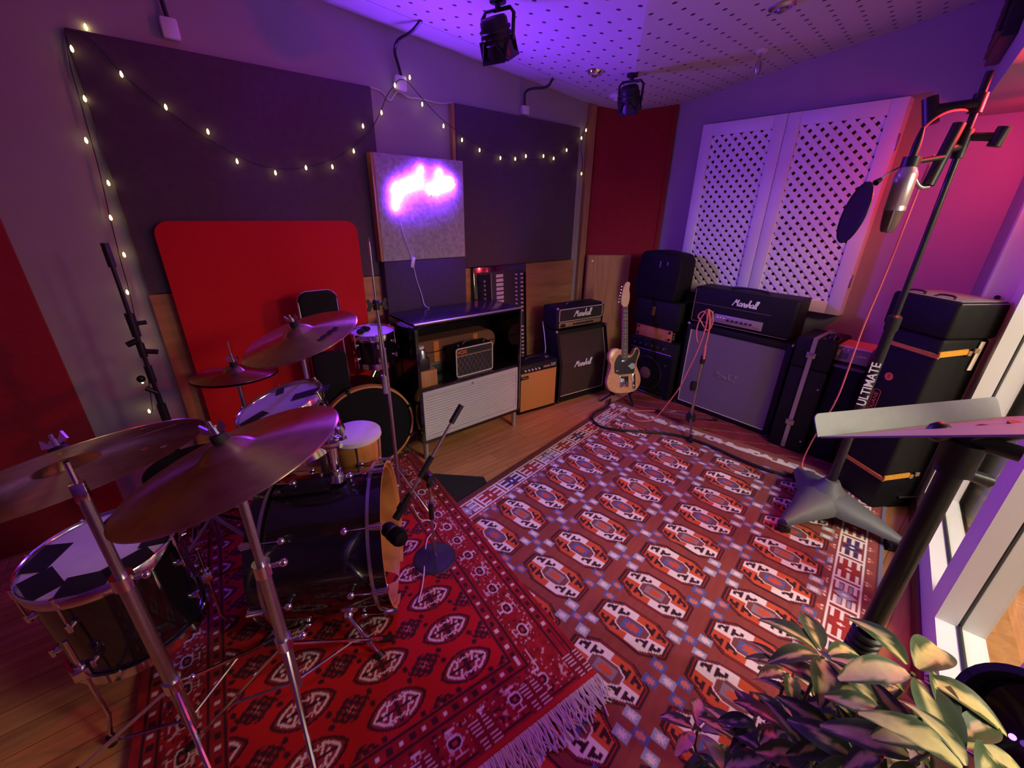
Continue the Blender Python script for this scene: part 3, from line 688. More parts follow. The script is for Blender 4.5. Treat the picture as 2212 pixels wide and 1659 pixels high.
def head(t, w, d, h, gold0, gold1, gz0, gz1, pm):
    g = lg(); g.box(0, w, .0, d, .012, h, .02, 3); obj('body', g, 'tolex', t, True)
    for x in (.06, w-.06):
        for y in (.05, d-.05):
            g = lg(); g.cyl((x, y, 0), (x, y, .014), .013); obj('rubber_foot', g, 'black', t, True)
    g = lg(); g.box(gold0, gold1, -.005, .004, gz0, gz1, .001); obj('control_panel', g, pm, t, True)
    g = lg(); g.tube([(w*.32, d*.45, h), (w*.33, d*.45, h+.012), (w*.5, d*.45, h+.018), (w*.67, d*.45, h+.012), (w*.68, d*.45, h)], .009, 8, smooth=2); obj('handle', g, 'black', t, True)
t = thing('amplifier_head', 'black amplifier head with white trim on the slanted cabinet left of the guitar', 'amplifier head', (2.395, 2.330, .646), R(-6.3)); T0 = MW[t.name]
w, d, h = .545, .19, .20
head(t, w, d, h, .03, w-.04, .028, .068, 'gold')
g = lg(); g.box(.03, w-.03, -.002, .006, .075, h-.02); obj('front_cloth', g, 'cone', t, True)
g = lg(); g.tube([(x, -.002, z) for x, z in rrect(.032, w-.03, .078, h-.02, .012, 4)], .0032, 6, closed=True); obj('piping', g, 'piping', t, True)
g = lg(); script(g, 'Marshall', facem((.185, -.006, .108), (1, 0, 0), (0, 0, 1)), .0295, .0042, shear=.25); obj('lettering', g, 'logo', t, True)
knobs(t, [.19+i*.026 for i in range(9)], -.005, .048)
g = lg(); g.box(.045, .095, -.011, -.004, .034, .062, .002); obj('power_switch', g, 'black', t, True)
for x in (.02, w-.02):
    g = lg(); g.ball((x, .012, h-.012), .014, n=10); obj('corner_protector', g, 'steel', t, True)
g = G(); g.tube([(2.405, 2.50, .70), (2.385, 2.45, .60), (2.38, 2.42, .48), (2.375, 2.42, .443)], .0035, 6, smooth=2)
tag(obj('speaker_cable', g, 'whitecable'), 'pale cable hanging down beside the slanted black cabinet', 'cable')
# right stack
t = thing('speaker_cabinet', 'large black speaker cabinet with grey grille on the right wall', 'speaker cabinet', (3.27, 1.655, .006), R(-90)); T0 = MW[t.name]
w, d, h = .79, .37, .735
g = lg(); g.box(0, w, .012, d, .012, h, .012, 3); g.box(0, .035, .0, .05, .012, h, .008); g.box(w-.045, w, 0, .05, .012, h, .008); g.box(.03, w-.04, 0, .05, .012, .04); g.box(.03, w-.04, 0, .05, h-.05, h, .008); obj('body', g, 'tolex', t, True)
g = lg(); g.box(.035, w-.045, .006, .016, .04, h-.05); obj('grille', g, 'greygrille', t, True)
g = lg(); g.tube([(.037, .004, h-.052), (.037, .004, .042), (w-.047, .004, .042)], .004, 6); obj('piping', g, 'piping', t, True)
g = lg(); script(g, 'Marshall', facem((.295, .003, .345), (1, 0, 0), (0, 0, 1)), .0262, .0030, shear=.25); obj('lettering', g, 'silverpanel', t, True)
corners(t, w, d, h)
for x in (.07, w-.07):
    for y in (.06, d-.06):
        g = lg(); g.cyl((x, y, 0), (x, y, .014), .016); obj('rubber_foot', g, 'black', t, True)
t = thing('amplifier_head', 'wide black amplifier head on the grey grille speaker cabinet under the lattice', 'amplifier head', (3.30, 1.665, .742), R(-90)); T0 = MW[t.name]
w, d, h = .755, .24, .295
head(t, w, d, h, .20, .56, .040, .105, 'silverpanel')
g = lg(); g.tube([(.015, -.001, .02), (.015, -.001, .275)], .002, 6); g.tube([(.015, -.001, .165), (.60, -.001, .165)], .0012, 6); g.tube([(.02, -.001, .018), (w-.02, -.001, .018)], .0022, 6); obj('piping', g, 'gold', t, True)
g = lg(); script(g, 'Marshall', facem((.315, -.004, .192), (1, 0, 0), (0, 0, 1)), .0275, .0042, shear=.25); obj('lettering', g, 'logo', t, True)
knobs(t, [.31+i*.034 for i in range(6)], -.005, .072, .009)
knobs(t, [.225+i*.024 for i in range(3)], -.005, .082, .006, 'whitepl', 'socket', .006)
knobs(t, [.515, .54], -.005, .06, .006, 'steel', 'switch', .012)
# middle stack by the trap
t = thing('bass_combo_amplifier', 'black combo amplifier on the floor behind the guitar', 'amplifier', (3.225, 2.165, 0), R(-90)); T0 = MW[t.name]
w, d, h = .475, .28, .53
g = lg(); g.box(0, w, .0, d, .01, h, .012); obj('body', g, 'tolex', t, True)
g = lg(); g.box(.02, w-.02, -.004, .004, .03, .40); obj('grille', g, 'soft', t, True)
g = lg(); g.lathe([(0, .0), (.06, .006), (.07, .0), (.13, -.012), (.15, 0), (.155, 0)], 36, rot=Matrix.Rotation(PI/2, 3, 'X')); g.bm.transform(Matrix.Translation(T0 @ V((w*.47, -.006, .21)) - T0.translation)); obj('speaker_cone', g, 'cone', t, True) if False else g.bm.free()
g = lg(T0 @ Matrix.Translation(V((w*.45, -.004, .21))) @ Matrix.Rotation(PI/2, 4, 'X')); g.lathe([(0, .008), (.035, .006), (.055, 0), (.06, -.001)], 28); obj('dust_cap', g, 'brownc', t, True)
g = lg(T0 @ Matrix.Translation(V((w*.45, -.004, .21))) @ Matrix.Rotation(PI/2, 4, 'X')); g.lathe([(.145, 0), (.15, .003), (.16, .003), (.165, 0)], 40); obj('speaker_ring', g, 'black', t, True)
g = lg(); g.box(.015, w-.03, -.004, .02, .425, .50, .002); obj('control_panel', g, 'cabtop', t, True)
knobs(t, [.06+i*.06 for i in range(6)], -.004, .475, .007, 'steel')
g = lg(); g.tube([(.03, -.005, .43), (w-.04, -.005, .43)], .002, 6); g.tube([(.06, -.006, .025), (w-.05, -.006, .025)], .003, 6); obj('trim', g, 'steel', t, True)
for x, z in ((.06, .36), (.40, .33), (.36, .06)):
    g = lg(); g.cyl((x, -.003, z), (x, -.007, z), .006, n=10); obj('bolt', g, 'steel', t, True)
t = thing('rack_unit', 'rack unit with red brown wooden front on the black combo amplifier', 'rack unit', (3.27, 2.135, .531), R(-90)); T0 = MW[t.name]
g = lg(); g.box(0, .36, .004, .2, 0, .105, .003); obj('case', g, 'black', t, True)
g = lg(); g.box(0, .36, -.004, .004, 0, .105, .002); obj('faceplate', g, 'rackwood', t, True)
for x in (.022, .338):
    for z in (.022, .083):
        g = lg(); g.cyl((x, -.004, z), (x, -.009, z), .011, n=12); obj('screw', g, 'black', t, True)
for z in (.03, .05, .075):
    g = lg(); g.cyl((.36, .02, z), (.372, .02, z), .006, n=8); obj('side_knob', g, 'gold', t, True)
t = thing('equipment_box', 'plain black box between the wooden rack unit and the big black bag', 'box', (3.255, 2.165, .637), R(-90)); T0 = MW[t.name]
g = lg(); g.box(0, .43, 0, .25, 0, .235, .006); obj('body', g, 'tolex', t, True)
g = lg(); g.box(.17, .20, -.004, .002, .10, .18, .003); obj('catch', g, 'brownc', t, True)
g = lg(); g.box(.2, .29, .05, .1, .235, .237); obj('paper_slip', g, 'whitepl', t, True)
t = thing('padded_bag', 'big black padded bag on top of the stack under the lattice', 'bag', (3.24, 2.21, .872), R(-90)); T0 = MW[t.name]
g = lg(); g.prism([(.015, 0), (.40, 0), (.425, .1), (.425, .34), (.39, .39), (.2, .41), (.06, .40), (.03, .36), (.0, .1)], -.24, 0, XZ)
bmesh.ops.bevel(g.bm, geom=g.bm.edges[:], offset=.022, segments=3, profile=.5, affect='EDGES'); obj('body', g, 'soft', t, True, ang=80)
g = lg(); g.box(.235, .245, -.006, .0, .28, .33); g.box(.30, .31, -.006, 0, .30, .33); obj('zip_pull', g, 'steel', t, True)
# ================================================================== GUITAR AND STANDS
def chaikin(p, n=2):
    for _ in range(n):
        q = []
        for i in range(len(p)):
            a, b = p[i], p[(i+1) % len(p)]; q += [(a[0]*.75+b[0]*.25, a[1]*.75+b[1]*.25), (a[0]*.25+b[0]*.75, a[1]*.25+b[1]*.75)]
        p = q
    return p
az = R(63); ln = R(13)
U = V((math.cos(az)*math.sin(ln), math.sin(az)*math.sin(ln), math.cos(ln))); Nn = V((-math.cos(az)*math.cos(ln), -math.sin(az)*math.cos(ln), math.sin(ln)))
GM = facem((2.866, 1.924, .111), U.cross(Nn), U)
t = thing('electric_guitar', 'natural ash electric guitar with black pickguard standing in the corner', 'guitar', mtx=GM)
mmx = lambda L: [(a/1000, b/1000) for a, b in L]
T0 = GM
g = lg(); g.prism(chaikin(mmx([(0, 0), (75, 2), (130, 28), (160, 85), (155, 150), (122, 215), (113, 250), (126, 295), (145, 335), (146, 372), (122, 396), (98, 388), (86, 350), (62, 322), (30, 318), (28, 372), (-28, 372), (-60, 398), (-112, 392), (-146, 350), (-145, 305), (-122, 258), (-120, 230), (-142, 180), (-162, 110), (-148, 45), (-100, 8)])), -.0215, .0215)
bmesh.ops.bevel(g.bm, geom=[e for e in g.bm.edges if len(e.link_faces) == 2 and any(len(f_.verts) > 8 for f_ in e.link_faces)], offset=.005, segments=2, profile=.5, affect='EDGES')
obj('body', g, 'guitar', t, True, ang=50)
g = lg(); g.prism(chaikin(mmx([(-88, 165), (60, 168), (95, 172), (100, 240), (118, 300), (134, 345), (135, 372), (118, 386), (103, 378), (92, 345), (62, 312), (30, 308), (-30, 308), (-32, 345), (-60, 335), (-88, 285), (-95, 240)]), 1), .0217, .0240); obj('pickguard', g, 'black', t, True)
g = lg(); g.prism(mmx([(-28, 310), (28, 310), (21, 748), (-21, 748)]), .012, .028); nk = obj('neck', g, 'maple', t, True)
g = lg(); g.prism(mmx([(-28, 308), (28, 308), (21, 745), (-21, 745)]), .028, .033); obj('fingerboard', g, 'fret', nk, True)
g = lg()
for k in range(1, 22):
    y = .745-.648*(1-2**(-k/12)); hw = .021+(.745-y)/.437*.007; g.box(-hw, hw, y-.001, y+.001, .033, .0342)
obj('frets', g, 'steel', nk, True)
g = lg()
for k in (3, 5, 7, 9, 12, 15, 17, 19):
    y = .745-.648*(1-2**(-(k-.5)/12)); g.cyl((0, y, .033), (0, y, .0337), .004, n=10)
obj('inlays', g, 'piping', nk, True)
g = lg(); g.prism(chaikin(mmx([(-21, 745), (21, 745), (36, 800), (38, 850), (30, 885), (36, 915), (40, 938), (22, 950), (2, 944), (-14, 918), (-30, 860), (-40, 795), (-38, 770)])), .012, .027); obj('headstock', g, 'maple', t, True)
for k in range(6):
    g = lg(); y = .785+k*.025; x = -.034+k*.0052; g.cyl((x+.006, y, .027), (x+.006, y, .038), .0035, n=8); g.box(x-.032, x-.02, y-.006, y+.006, .014, .024, .003); g.cyl((x-.02, y, .019), (x, y, .019), .0025, n=6); obj('tuner', g, 'chrome', t, True)
g = lg(); g.box(-.042, .042, .055, .150, .0217, .0255, .002); br = obj('bridge', g, 'chrome', t, True)
g = lg(); g.box(-.036, .036, .128, .148, .0255, .030, .003, rot=Matrix.Rotation(R(-12), 3, 'Z')); obj('pickup', g, 'black', br, True)
for x in (-.024, 0, .024):
    g = lg(); g.cyl((x, .075, .03), (x, .105, .03), .005, n=10); obj('saddle', g, 'steel', br, True)
g = lg(); g.box(-.033, .033, .272, .292, .024, .033, .008, 3); obj('neck_pickup', g, 'chrome', t, True)
g = lg(); g.cyl((.074, .235, .024), (.074, .235, .027), .026, n=24); g.box(.038, .110, .228, .242, .024, .0262, .004); obj('pickup_cover', g, 'alu', t, True)
g = lg(); g.box(.078, .108, .03, .165, .0217, .0245, .005); cp = obj('control_plate', g, 'chrome', t, True)
for y in (.055, .1):
    g = lg(); g.cyl((.093, y, .0245), (.093, y, .041), .009, n=16); obj('knob', g, 'chrome', cp, True)
g = lg(); g.cyl((.093, .145, .0245), (.093, .150, .043), .003, n=8); obj('switch', g, 'black', cp, True)
g = lg(); g.box(-.078, -.055, .195, .205, .0242, .027, .003); obj('thumb_rest', g, 'gold', t, True)
g = lg()
for k in range(6):
    x0 = (-.026+k*.0104); x1 = -.0165+k*.0066; g.tube([(x0, .09, .0345), (x1, .745, .0355)], .0006, 4)
obj('strings', g, 'steel', t, True)
t = thing('guitar_stand', 'black tubular stand holding the natural electric guitar', 'guitar stand', (2.93, 1.99, 0))
loc_ = lambda x, y, z: GM @ V((x, y, z))
g = G()
for s in (-1, 1):
    g.tube([loc_(s*.085, -.006, .035), loc_(s*.085, -.012, -.03), loc_(s*.09, .0, -.045)], .009, 8)
    p = loc_(s*.09, .0, -.045); g.tube([p, p+V((0, 0, -.02)), (2.80+s*.07+.02, 1.94-s*.12, .012)], .009, 8)
g.tube([loc_(-.09, .0, -.045), loc_(.09, .0, -.045)], .009, 8)
g.tube([loc_(0, .0, -.045), loc_(0, .30, -.05), (3.02, 2.10, .33), (3.10, 2.20, .01)], .009, 8)
obj('frame', g, 'blackmetal', t, True)
# cable snake
def cable(name, label, pts, r, m, sm=2):
    g = G(); g.tube(pts, r, 8, smooth=sm); return tag(obj(name, g, m), label, 'cable')
cable('instrument_cable', 'thick black cable snaking from the guitar across the patterned rug', [(2.835, 2.023, .02), (2.694, 1.929, .022), (2.526, 1.937, .022), (2.406, 1.88, .026), (2.342, 1.767, .028), (2.372, 1.659, .03), (2.492, 1.527, .03), (2.659, 1.373, .03), (2.742, 1.214, .03), (2.756, 1.028, .03), (2.742, .846, .03), (2.754, .689, .03), (2.78, .598, .03), (2.86, .52, .03), (2.95, .50, .03)], .009, 'blackcable')
# mic stand with pink cable in front of the right stack
def mic_tripod(label, xy, ztop, hubz, feet, m, group=None, rt=.008, rl=.011):
    t = thing('microphone_stand', label, 'microphone stand', (*xy, 0), group=group); x, y = xy
    g = G(); g.cyl((x, y, hubz-.02), (x, y, ztop*.62), rl, n=14); obj('lower_tube', g, m, t, True)
    g = G(); g.cyl((x, y, ztop*.62), (x, y, ztop), rt, n=12); obj('upper_tube', g, m, t, True)
    g = G(); g.cyl((x, y, ztop*.62-.03), (x, y, ztop*.62+.025), rl*1.6, n=14); obj('clutch', g, 'black', t, True)
    g = G(); g.lathe([(0, .03), (.03, .025), (.036, 0), (.036, -.03), (.02, -.05), (0, -.05)], 20, (x, y, hubz)); obj('hub', g, 'black', t, True)
    for p in feet:
        g = G(); g.cyl((x, y, hubz), (p[0], p[1], .014+p[2]), .008, n=10); lg_ = obj('leg', g, m, t, True)
        g = G(); d = (V((p[0], p[1], p[2]+.014))-V((x, y, hubz))).normalized(); e = V((p[0], p[1], p[2]+.014)); g.cyl(e-d*.05, e+d*.012, .013, n=10); obj('rubber_foot', g, 'black', lg_, True)
    return t
t = mic_tripod('chrome tripod microphone stand in front of the grey grille speaker cabinet', (2.913, 1.311), .945, .115, [(2.942, 1.61, .022), (3.20, 1.235, .012), (2.70, 1.179, .02)], 'steel')
g = G(); g.lathe([(0, .04), (.022, .03), (.026, 0), (.02, -.035), (0, -.04)], 16, (2.90, 1.335, .37)); obj('wing_knob', g, 'black', t, True)
t = thing('coiled_cable', 'pink cable coiled over the chrome stand and running down to the rug', 'cable', (2.87, 1.33, .8))
g = G(); g.tube([(2.873, 1.327, .962), (2.886, 1.297, .943), (2.892, 1.285, .888), (2.89, 1.289, .834), (2.882, 1.306, .805), (2.869, 1.334, .838), (2.856, 1.364, .884), (2.848, 1.38, .899), (2.852, 1.372, .933), (2.867, 1.339, .95), (2.876, 1.321, .89), (2.873, 1.326, .788), (2.87, 1.334, .701), (2.858, 1.358, .731), (2.852, 1.372, .798), (2.853, 1.369, .867), (2.869, 1.335, .961)], .0042, 8, smooth=2); obj('coil', g, 'redcable', t, True)
g = G(); g.tube([(2.863, 1.323, .964), (2.868, 1.314, .859), (2.863, 1.324, .739), (2.854, 1.343, .613), (2.843, 1.367, .51), (2.834, 1.385, .42), (2.825, 1.403, .34), (2.80, 1.46, .20), (2.78, 1.52, .06), (2.755, 1.541, .028), (2.65, 1.613, .026), (2.662, 1.725, .026), (2.758, 1.758, .026), (2.899, 1.671, .026), (3.01, 1.564, .02), (3.10, 1.53, .015)], .0045, 8, smooth=2); obj('run', g, 'redcable', t, True)
g = G(); g.tube([(2.874, 1.322, .962), (2.885, 1.300, .859), (2.886, 1.298, .774), (2.884, 1.30, .70)], .006, 8, smooth=1); g.cyl((2.884, 1.30, .70), (2.888, 1.294, .60), .009, n=12); obj('plug_end', g, 'redcable', t, True)
# flight case with strap, small amp, radio
t = thing('flight_case', 'black flight case with a silver strap right of the grey grille cabinet', 'case', (3.2, .735, 0))
g = G(); g.box(3.2, 3.52, .62, .838, .0, .62, .008); obj('body', g, 'casebl', t, True)
g = G(); g.box(3.197, 3.523, .617, .841, .622, .83, .012); obj('lid', g, 'casebl', t, True)
g = G(); g.box(3.190, 3.197, .722, .748, .02, .832); g.box(3.190, 3.53, .722, .748, .831, .837); obj('strap', g, 'alu', t, True)
for z in (.22, .72):
    g = G(); g.box(3.184, 3.196, .708, .762, z-.02, z+.02, .004); obj('buckle', g, 'steel', t, True)
for z in (.1, .5):
    g = G(); g.cyl((3.20, .64, z), (3.195, .64, z), .006, n=10); obj('rivet', g, 'steel', t, True)
t = thing('glossy_gadget', 'small glossy black dome shaped gadget on top of the strapped black case', 'gadget', (3.27, .665, .831))
g = G(); g.box(3.21, 3.34, .625, .71, .832, .838, .002); obj('base', g, 'black', t, True)
g = G(); g.ball((3.27, .663, .838), .045, (1, .9, .95), 20); obj('dome', g, 'gloss', t, True)
t = thing('small_amplifier', 'black amplifier cabinet beside the strapped case carrying the lilac radio', 'amplifier', (3.25, .52, 0))
g = G(); g.box(3.235, 3.55, .445, .612, 0, .708, .012); obj('body', g, 'tolex', t, True)
g = G(); g.box(3.23, 3.238, .46, .6, .05, .66); obj('grille', g, 'soft', t, True)
g = G(); g.box(3.222, 3.24, .445, .612, .672, .69, .005); obj('top_edge', g, 'caster', t, True)
for z in (.45,):
    g = G(); g.cyl((3.232, .535, z), (3.225, .535, z), .006, n=10); obj('rivet', g, 'steel', t, True)
t = thing('radio', 'lilac grey radio with orange lit top on the black amplifier by the tall case', 'radio', (3.24, .52, .71))
g = G(); g.box(3.24, 3.46, .445, .622, .712, .812, .006); obj('body', g, 'radio', t, True)
g = G(); g.box(3.25, 3.45, .45, .615, .812, .815); obj('top', g, 'radiotop', t, True)  # orange light on the radio's top, put into its colour
g = G(); g.box(3.238, 3.246, .445, .622, .806, .815, .002); obj('edge', g, 'whitepl', t, True)
g = G(); g.box(3.234, 3.242, .555, .60, .732, .772, .003); obj('dial_window', g, 'caster', t, True)
g = G(); g.box(3.232, 3.242, .455, .515, .765, .772, .002); obj('slider', g, 'chrome', t, True)
g = G(); g.box(3.236, 3.242, .598, .612, .75, .785); obj('sticker', g, 'patch', t, True)
for y in (.56, .585):
    g = G(); g.cyl((3.241, y, .795), (3.232, y, .795), .005, n=10); obj('knob', g, 'whitepl', t, True)
# tall road case -------------------------------------------------------
t = thing('tall_road_case', 'tall upright black road case with orange straps beside the glazing', 'case', (2.849, .145, 0), R(-32.7)); T0 = MW[t.name]
cx, cy, ch = .278, .327, 1.216
g = lg(); g.box(0.006, cx-.006, .006, cy-.006, 0.0, 1.03, .018, 3); obj('body', g, 'casebl', t, True)
g = lg(); g.box(-.004, cx+.004, -.004, cy+.004, 1.03, ch-.003, .02, 3); obj('lid', g, 'casebl', t, True)
g = lg(); g.box(.008, cx-.008, .008, cy-.008, ch-.004, ch, .002); obj('grey_top', g, 'caselid', t, True)  # top face paler grey than the case body
g = lg(); g.box(.0, cx, -.004, -.001, ch-.013, ch-.008); obj('lid_edge', g, 'steel', t, True)
for zz, mm_ in ((.945, 'strap'), (.215, 'strap')):
    g = lg(); g.box(-.004, .006, -.002, cy*.86, zz-.010, zz+.010); s_ = obj('strap', g, mm_, t, True)
    g = lg(); g.box(-.004, .15, -.006, .002, zz+.004, zz+.032, rot=Matrix.Rotation(R(-5), 3, 'Y')); obj('strap_end', g, 'strapy', s_, True)
    g = lg(); g.box(.15, .17, -.012, -.002, zz+.005, zz+.03, .002); g.box(.18, .205, -.012, -.002, zz+.018, zz+.042, .002); obj('buckle', g, 'gold', s_, True)
g = lg(); g.box(.20, .225, -.004, -.0, .87, 1.02, rot=Matrix.Rotation(R(3), 3, 'Y')); obj('label', g, 'label', t, True)
g = lg(); g.box(.195, .24, .004, .0065, .97, 1.03); obj('tape', g, 'strapy', t, True) if False else g.bm.free()
g = lg(); g.cyl((.007, .19, .766), (.004, .19, .766), .022, n=28); ds = obj('round_sticker', g, 'redlogo', t, True)
textobj('figure', '2', 'skirt', t, T0 @ facem((.0032, .19, .766), (0, -1, 0), (.0, .0, 1)), .03, .0004)
g = lg(); pts = [(.0045, y, z) for y, z in rrect(.198, .238, .53, .675, .012, 4)]; g.tube(pts, .0012, 5, closed=True); obj('sticker_outline', g, 'redlogo', t, True)
textobj('sticker_lettering', 'DUANE', 'redlogo', t, T0 @ facem((.0045, .218, .603), (0, 0, 1), (0, 1, 0)), .032, .0005, spacing=1.05)
for y in (.06, .2):
    g = lg(); g.tube([(.03, y, ch), (.05, y+.01, ch+.012), (.05, y+.08, ch+.012), (.03, y+.09, ch)], .005, 6, smooth=1); obj('handle', g, 'black', t, True)
g = lg(); g.box(.15, cx, -.008, .0, .08, .09, .001); obj('lower_rail', g, 'steel', t, True)
# studio boom stand ----------------------------------------------------
bx, by = 2.58, .322
t = thing('studio_microphone_stand', 'tall black studio microphone stand on a grey wheeled base', 'microphone stand', (bx, by, 0))
g = G(); g.lathe([(.0, .24), (.035, .235), (.055, .20), (.10, .15), (.13, .11), (.12, .09), (0, .09)], 28, (bx, by, 0))
obj('base_hub', g, 'caster', t, True)
for fx_, fy_ in ((2.25, .40), (2.555, .0), (2.82, .52)):
    d = V((fx_-bx, fy_-by, 0)); L_ = d.length; m_ = frame((bx, by, 0), (0, 0, 1), d)
    g = G(); g.T = m_
    sec = [(.02, .125, .10, .19), (.12, .095, .085, .165), (.22, .06, .075, .135), (L_-.02, .036, .065, .105), (L_+.02, .022, .062, .09)]
    rings = []
    for x_, hw, zb, zt_ in sec:
        rings.append([g.bm.verts.new((x_, yy, zz)) for yy, zz in ((-hw, zb), (-hw*.98, zb+(zt_-zb)*.45), (-hw*.35, zt_), (hw*.35, zt_), (hw*.98, zb+(zt_-zb)*.45), (hw, zb))])
    for a, b in zip(rings, rings[1:]):
        for i in range(6): g.bm.faces.new((a[i], a[(i+1) % 6], b[(i+1) % 6], b[i]))
    g.bm.faces.new(rings[0]); g.bm.faces.new(rings[-1]); g._fin([v for q in rings for v in q])
    lgo = obj('leg', g, 'caster', t, True, ang=60)
    g = G(); g.cyl((fx_-.012, fy_+.02, .033), (fx_+.012, fy_-.02, .033), .032, n=20); obj('caster', g, 'black', lgo, True)
    g = G(); g.box(fx_-.035, fx_+.035, fy_-.025, fy_+.025, .045, .068, .01); obj('brake', g, 'black', lgo, True)
g = G(); g.cyl((bx, by, .2), (bx, by, 1.13), .021, n=24); obj('lower_tube', g, 'blackmetal', t, True)
g = G(); g.lathe([(.0, .03), (.016, .03), (.027, .02), (.027, -.04), (.022, -.05), (0, -.05)], 22, (bx, by, 1.13)); obj('collar', g, 'black', t, True)
g = G(); g.cyl((bx, by, 1.13), (bx, by, 2.09), .0125, n=18); obj('upper_tube', g, 'blackmetal', t, True)
vd = V((-bx, -by, 0)).normalized(); rt = V((-vd.y, vd.x, 0))
textobj('lettering', 'ULTIMATE', 'logo', t, facem(V((bx, by, .812))+vd*.0215, (0, 0, 1), -rt), .050, .0006, spacing=1.0, bold=.0006)
# clamps and knobs near the top; a = towards camera, rt = image right
def rel(a, b, z): return V((bx, by, z))+vd*a+rt*b
g = G(); g.cyl(rel(0, 0, 1.955), rel(0, 0, 2.02), .022, n=18); g.cyl(rel(.02, 0, 1.985), rel(.03, -.12, 1.975), .017, .02, n=14); g.cyl(rel(.03, -.115, 1.925), rel(.03, -.145, 2.02), .026, n=14); obj('upper_clamp', g, 'black', t, True)
g = G(); g.cyl(rel(0, 0, 1.80), rel(0, 0, 1.90), .021, n=18); g.cyl(rel(.0, .015, 1.875), rel(.0, .085, 1.868), .015, n=14); g.cyl(rel(0, .09, 1.835), rel(0, .10, 1.90), .022, n=14); obj('lower_clamp', g, 'black', t, True)
g = G(); g.cyl(rel(.03, -.03, 1.92), rel(.06, -.055, 1.70), .021, n=16); g.cyl(rel(0, 0, 1.84), rel(.045, -.04, 1.83), .016, n=14); obj('swivel_arm', g, 'black', t, True)
g = G(); g.tube([rel(.062, -.05, 1.695), rel(.075, -.075, 1.69), rel(.09, -.10, 1.72), rel(.10, -.125, 1.78)], .008, 10, smooth=2); obj('bracket', g, 'steel', t, True)
mx_, my_ = 2.41, .43
t = thing('condenser_microphone', 'large silver studio microphone hanging upside down on the tall black stand', 'microphone', (mx_, my_, 1.55))
c = (mx_, my_, 0)
g = G(); g.lathe([(0, 1.80), (.022, 1.80), (.024, 1.79), (.024, 1.765), (.034, 1.745), (.037, 1.735), (.037, 1.625), (.0355, 1.622), (.0355, 1.618), (.037, 1.615), (.037, 1.602), (0, 1.602)], 32, c); obj('body', g, 'micbody', t, True)
g = G(); g.lathe([(0, 1.602), (.034, 1.602), (.031, 1.56), (.026, 1.53), (.020, 1.518), (0, 1.516)], 32, c); obj('grille', g, 'micgrille', t, True)
g = G(); rr_ = V((math.cos(R(190)), math.sin(R(190)), 0)); cc = V(c)
g.tube([cc+rr_*.0355+V((0, 0, 1.602)), cc+rr_*.0325+V((0, 0, 1.56)), cc+rr_*.027+V((0, 0, 1.53)), cc+V((0, 0, 1.514))], .0025, 6); obj('grille_rib', g, 'micbody', t, True)
g = G(); g.lathe([(0, 1.90), (.006, 1.90), (.011, 1.87), (.014, 1.84), (.014, 1.80), (0, 1.80)], 18, c); obj('connector', g, 'black', t, True)
g = G(); g.tube([cc+V((0, 0, 1.895)), (2.43, .41, 1.93), (2.47, .385, 1.955), (2.53, .35, 1.965), (2.555, .34, 1.96)], .0045, 8, smooth=2); obj('cable', g, 'redcable', t, True)
g = G(); g.lathe([(.026, 1.80), (.03, 1.80), (.03, 1.765), (.026, 1.765)], 24, c); g.cyl((mx_+.02, my_-.02, 1.785), (2.50, .352, 1.80), .010, n=10); obj('mount_ring', g, 'black', t, True)
t = thing('pop_filter', 'round black pop filter left of the hanging silver microphone', 'pop filter', (2.3, .52, 1.6))
pc = V((2.333, .545, 1.590)); pn = V((math.cos(R(122)), math.sin(R(122)), .12))
T0 = frame(pc, pn)
g = lg(); g.lathe([(0, 0), (.114, 0), (.114, -.002), (0, -.002)], 40); obj('mesh', g, 'popmesh', t, True)
g = lg(); g.tube([(.118*math.cos(a), .118*math.sin(a), 0) for a in np.linspace(0, 2*PI, 41)[:-1]], .005, 8, closed=True); obj('ring', g, 'black', t, True)
g = G(); a_, b_ = pc+V((.0, -.04, .115)), V((2.41, .47, 1.76)); g.cyl(a_, a_+(b_-a_)*.25, .012, .008, n=12); obj('ring_clamp', g, 'black', t, True)
g = G(); g.tube([a_+(b_-a_)*.2, a_+(b_-a_)*.6+V((0, 0, .004)), b_, (2.47, .40, 1.80)], .004, 8, smooth=1); obj('gooseneck', g, 'steel', t, True)
cable('microphone_cable', 'thin pink cable hanging straight down from the tall black stand', [(2.471, .38, 1.81), (2.531, .395, 1.766), (2.59, .409, 1.525), (2.65, .423, 1.29), (2.708, .444, 1.07), (2.769, .453, .826), (2.829, .462, .61), (2.885, .497, .426), (2.941, .531, .259), (2.98, .552, .10), (2.96, .54, .03), (2.90, .48, .028), (2.80, .30, .028), (2.62, .02, .028)], .0042, 'redcable')
# ================================================================== MUSIC STAND, PLANT, LAMP (near right)
A_, B_ = V((.864, .150, 1.2)), V((1.269, -.061, 1.2)); mu = (B_-A_).normalized(); mw = V((-mu.y, mu.x, 0)); mv = (-mw*math.cos(R(30.5))+V((0, 0, math.sin(R(30.5))))).normalized()
sx, sy = .985, -.026
t = thing('music_stand', 'grey music stand desk on a thick black pole beside the glazing', 'music stand', (sx, sy, 0))
T0 = facem(A_, mu, mv); wl = (B_-A_).length
g = lg(); g.prism(rrect(0, wl, 0, .30, .012, 5), -.0015, .0015); dk = obj('desk', g, 'desk', t, True)
lipv = (mw*.022+V((0, 0, .038))); T0 = facem(A_, mu, lipv)
g = lg(); g.prism(rrect(0, wl, 0, lipv.length, .012, 5, (1, 1, 0, 0)), -.001, .001); obj('lip', g, 'desk', dk, True)
T0 = facem(A_, mu, mv)
for x, w_ in ((.235, .006), (.275, .014)):
    g = lg(); g.prism(rrect(x, x+w_, .03, .038, .003, 4), .0015, .002); obj('slot', g, 'black', dk, True)
cen = A_+mu*wl*.5+mv*.15
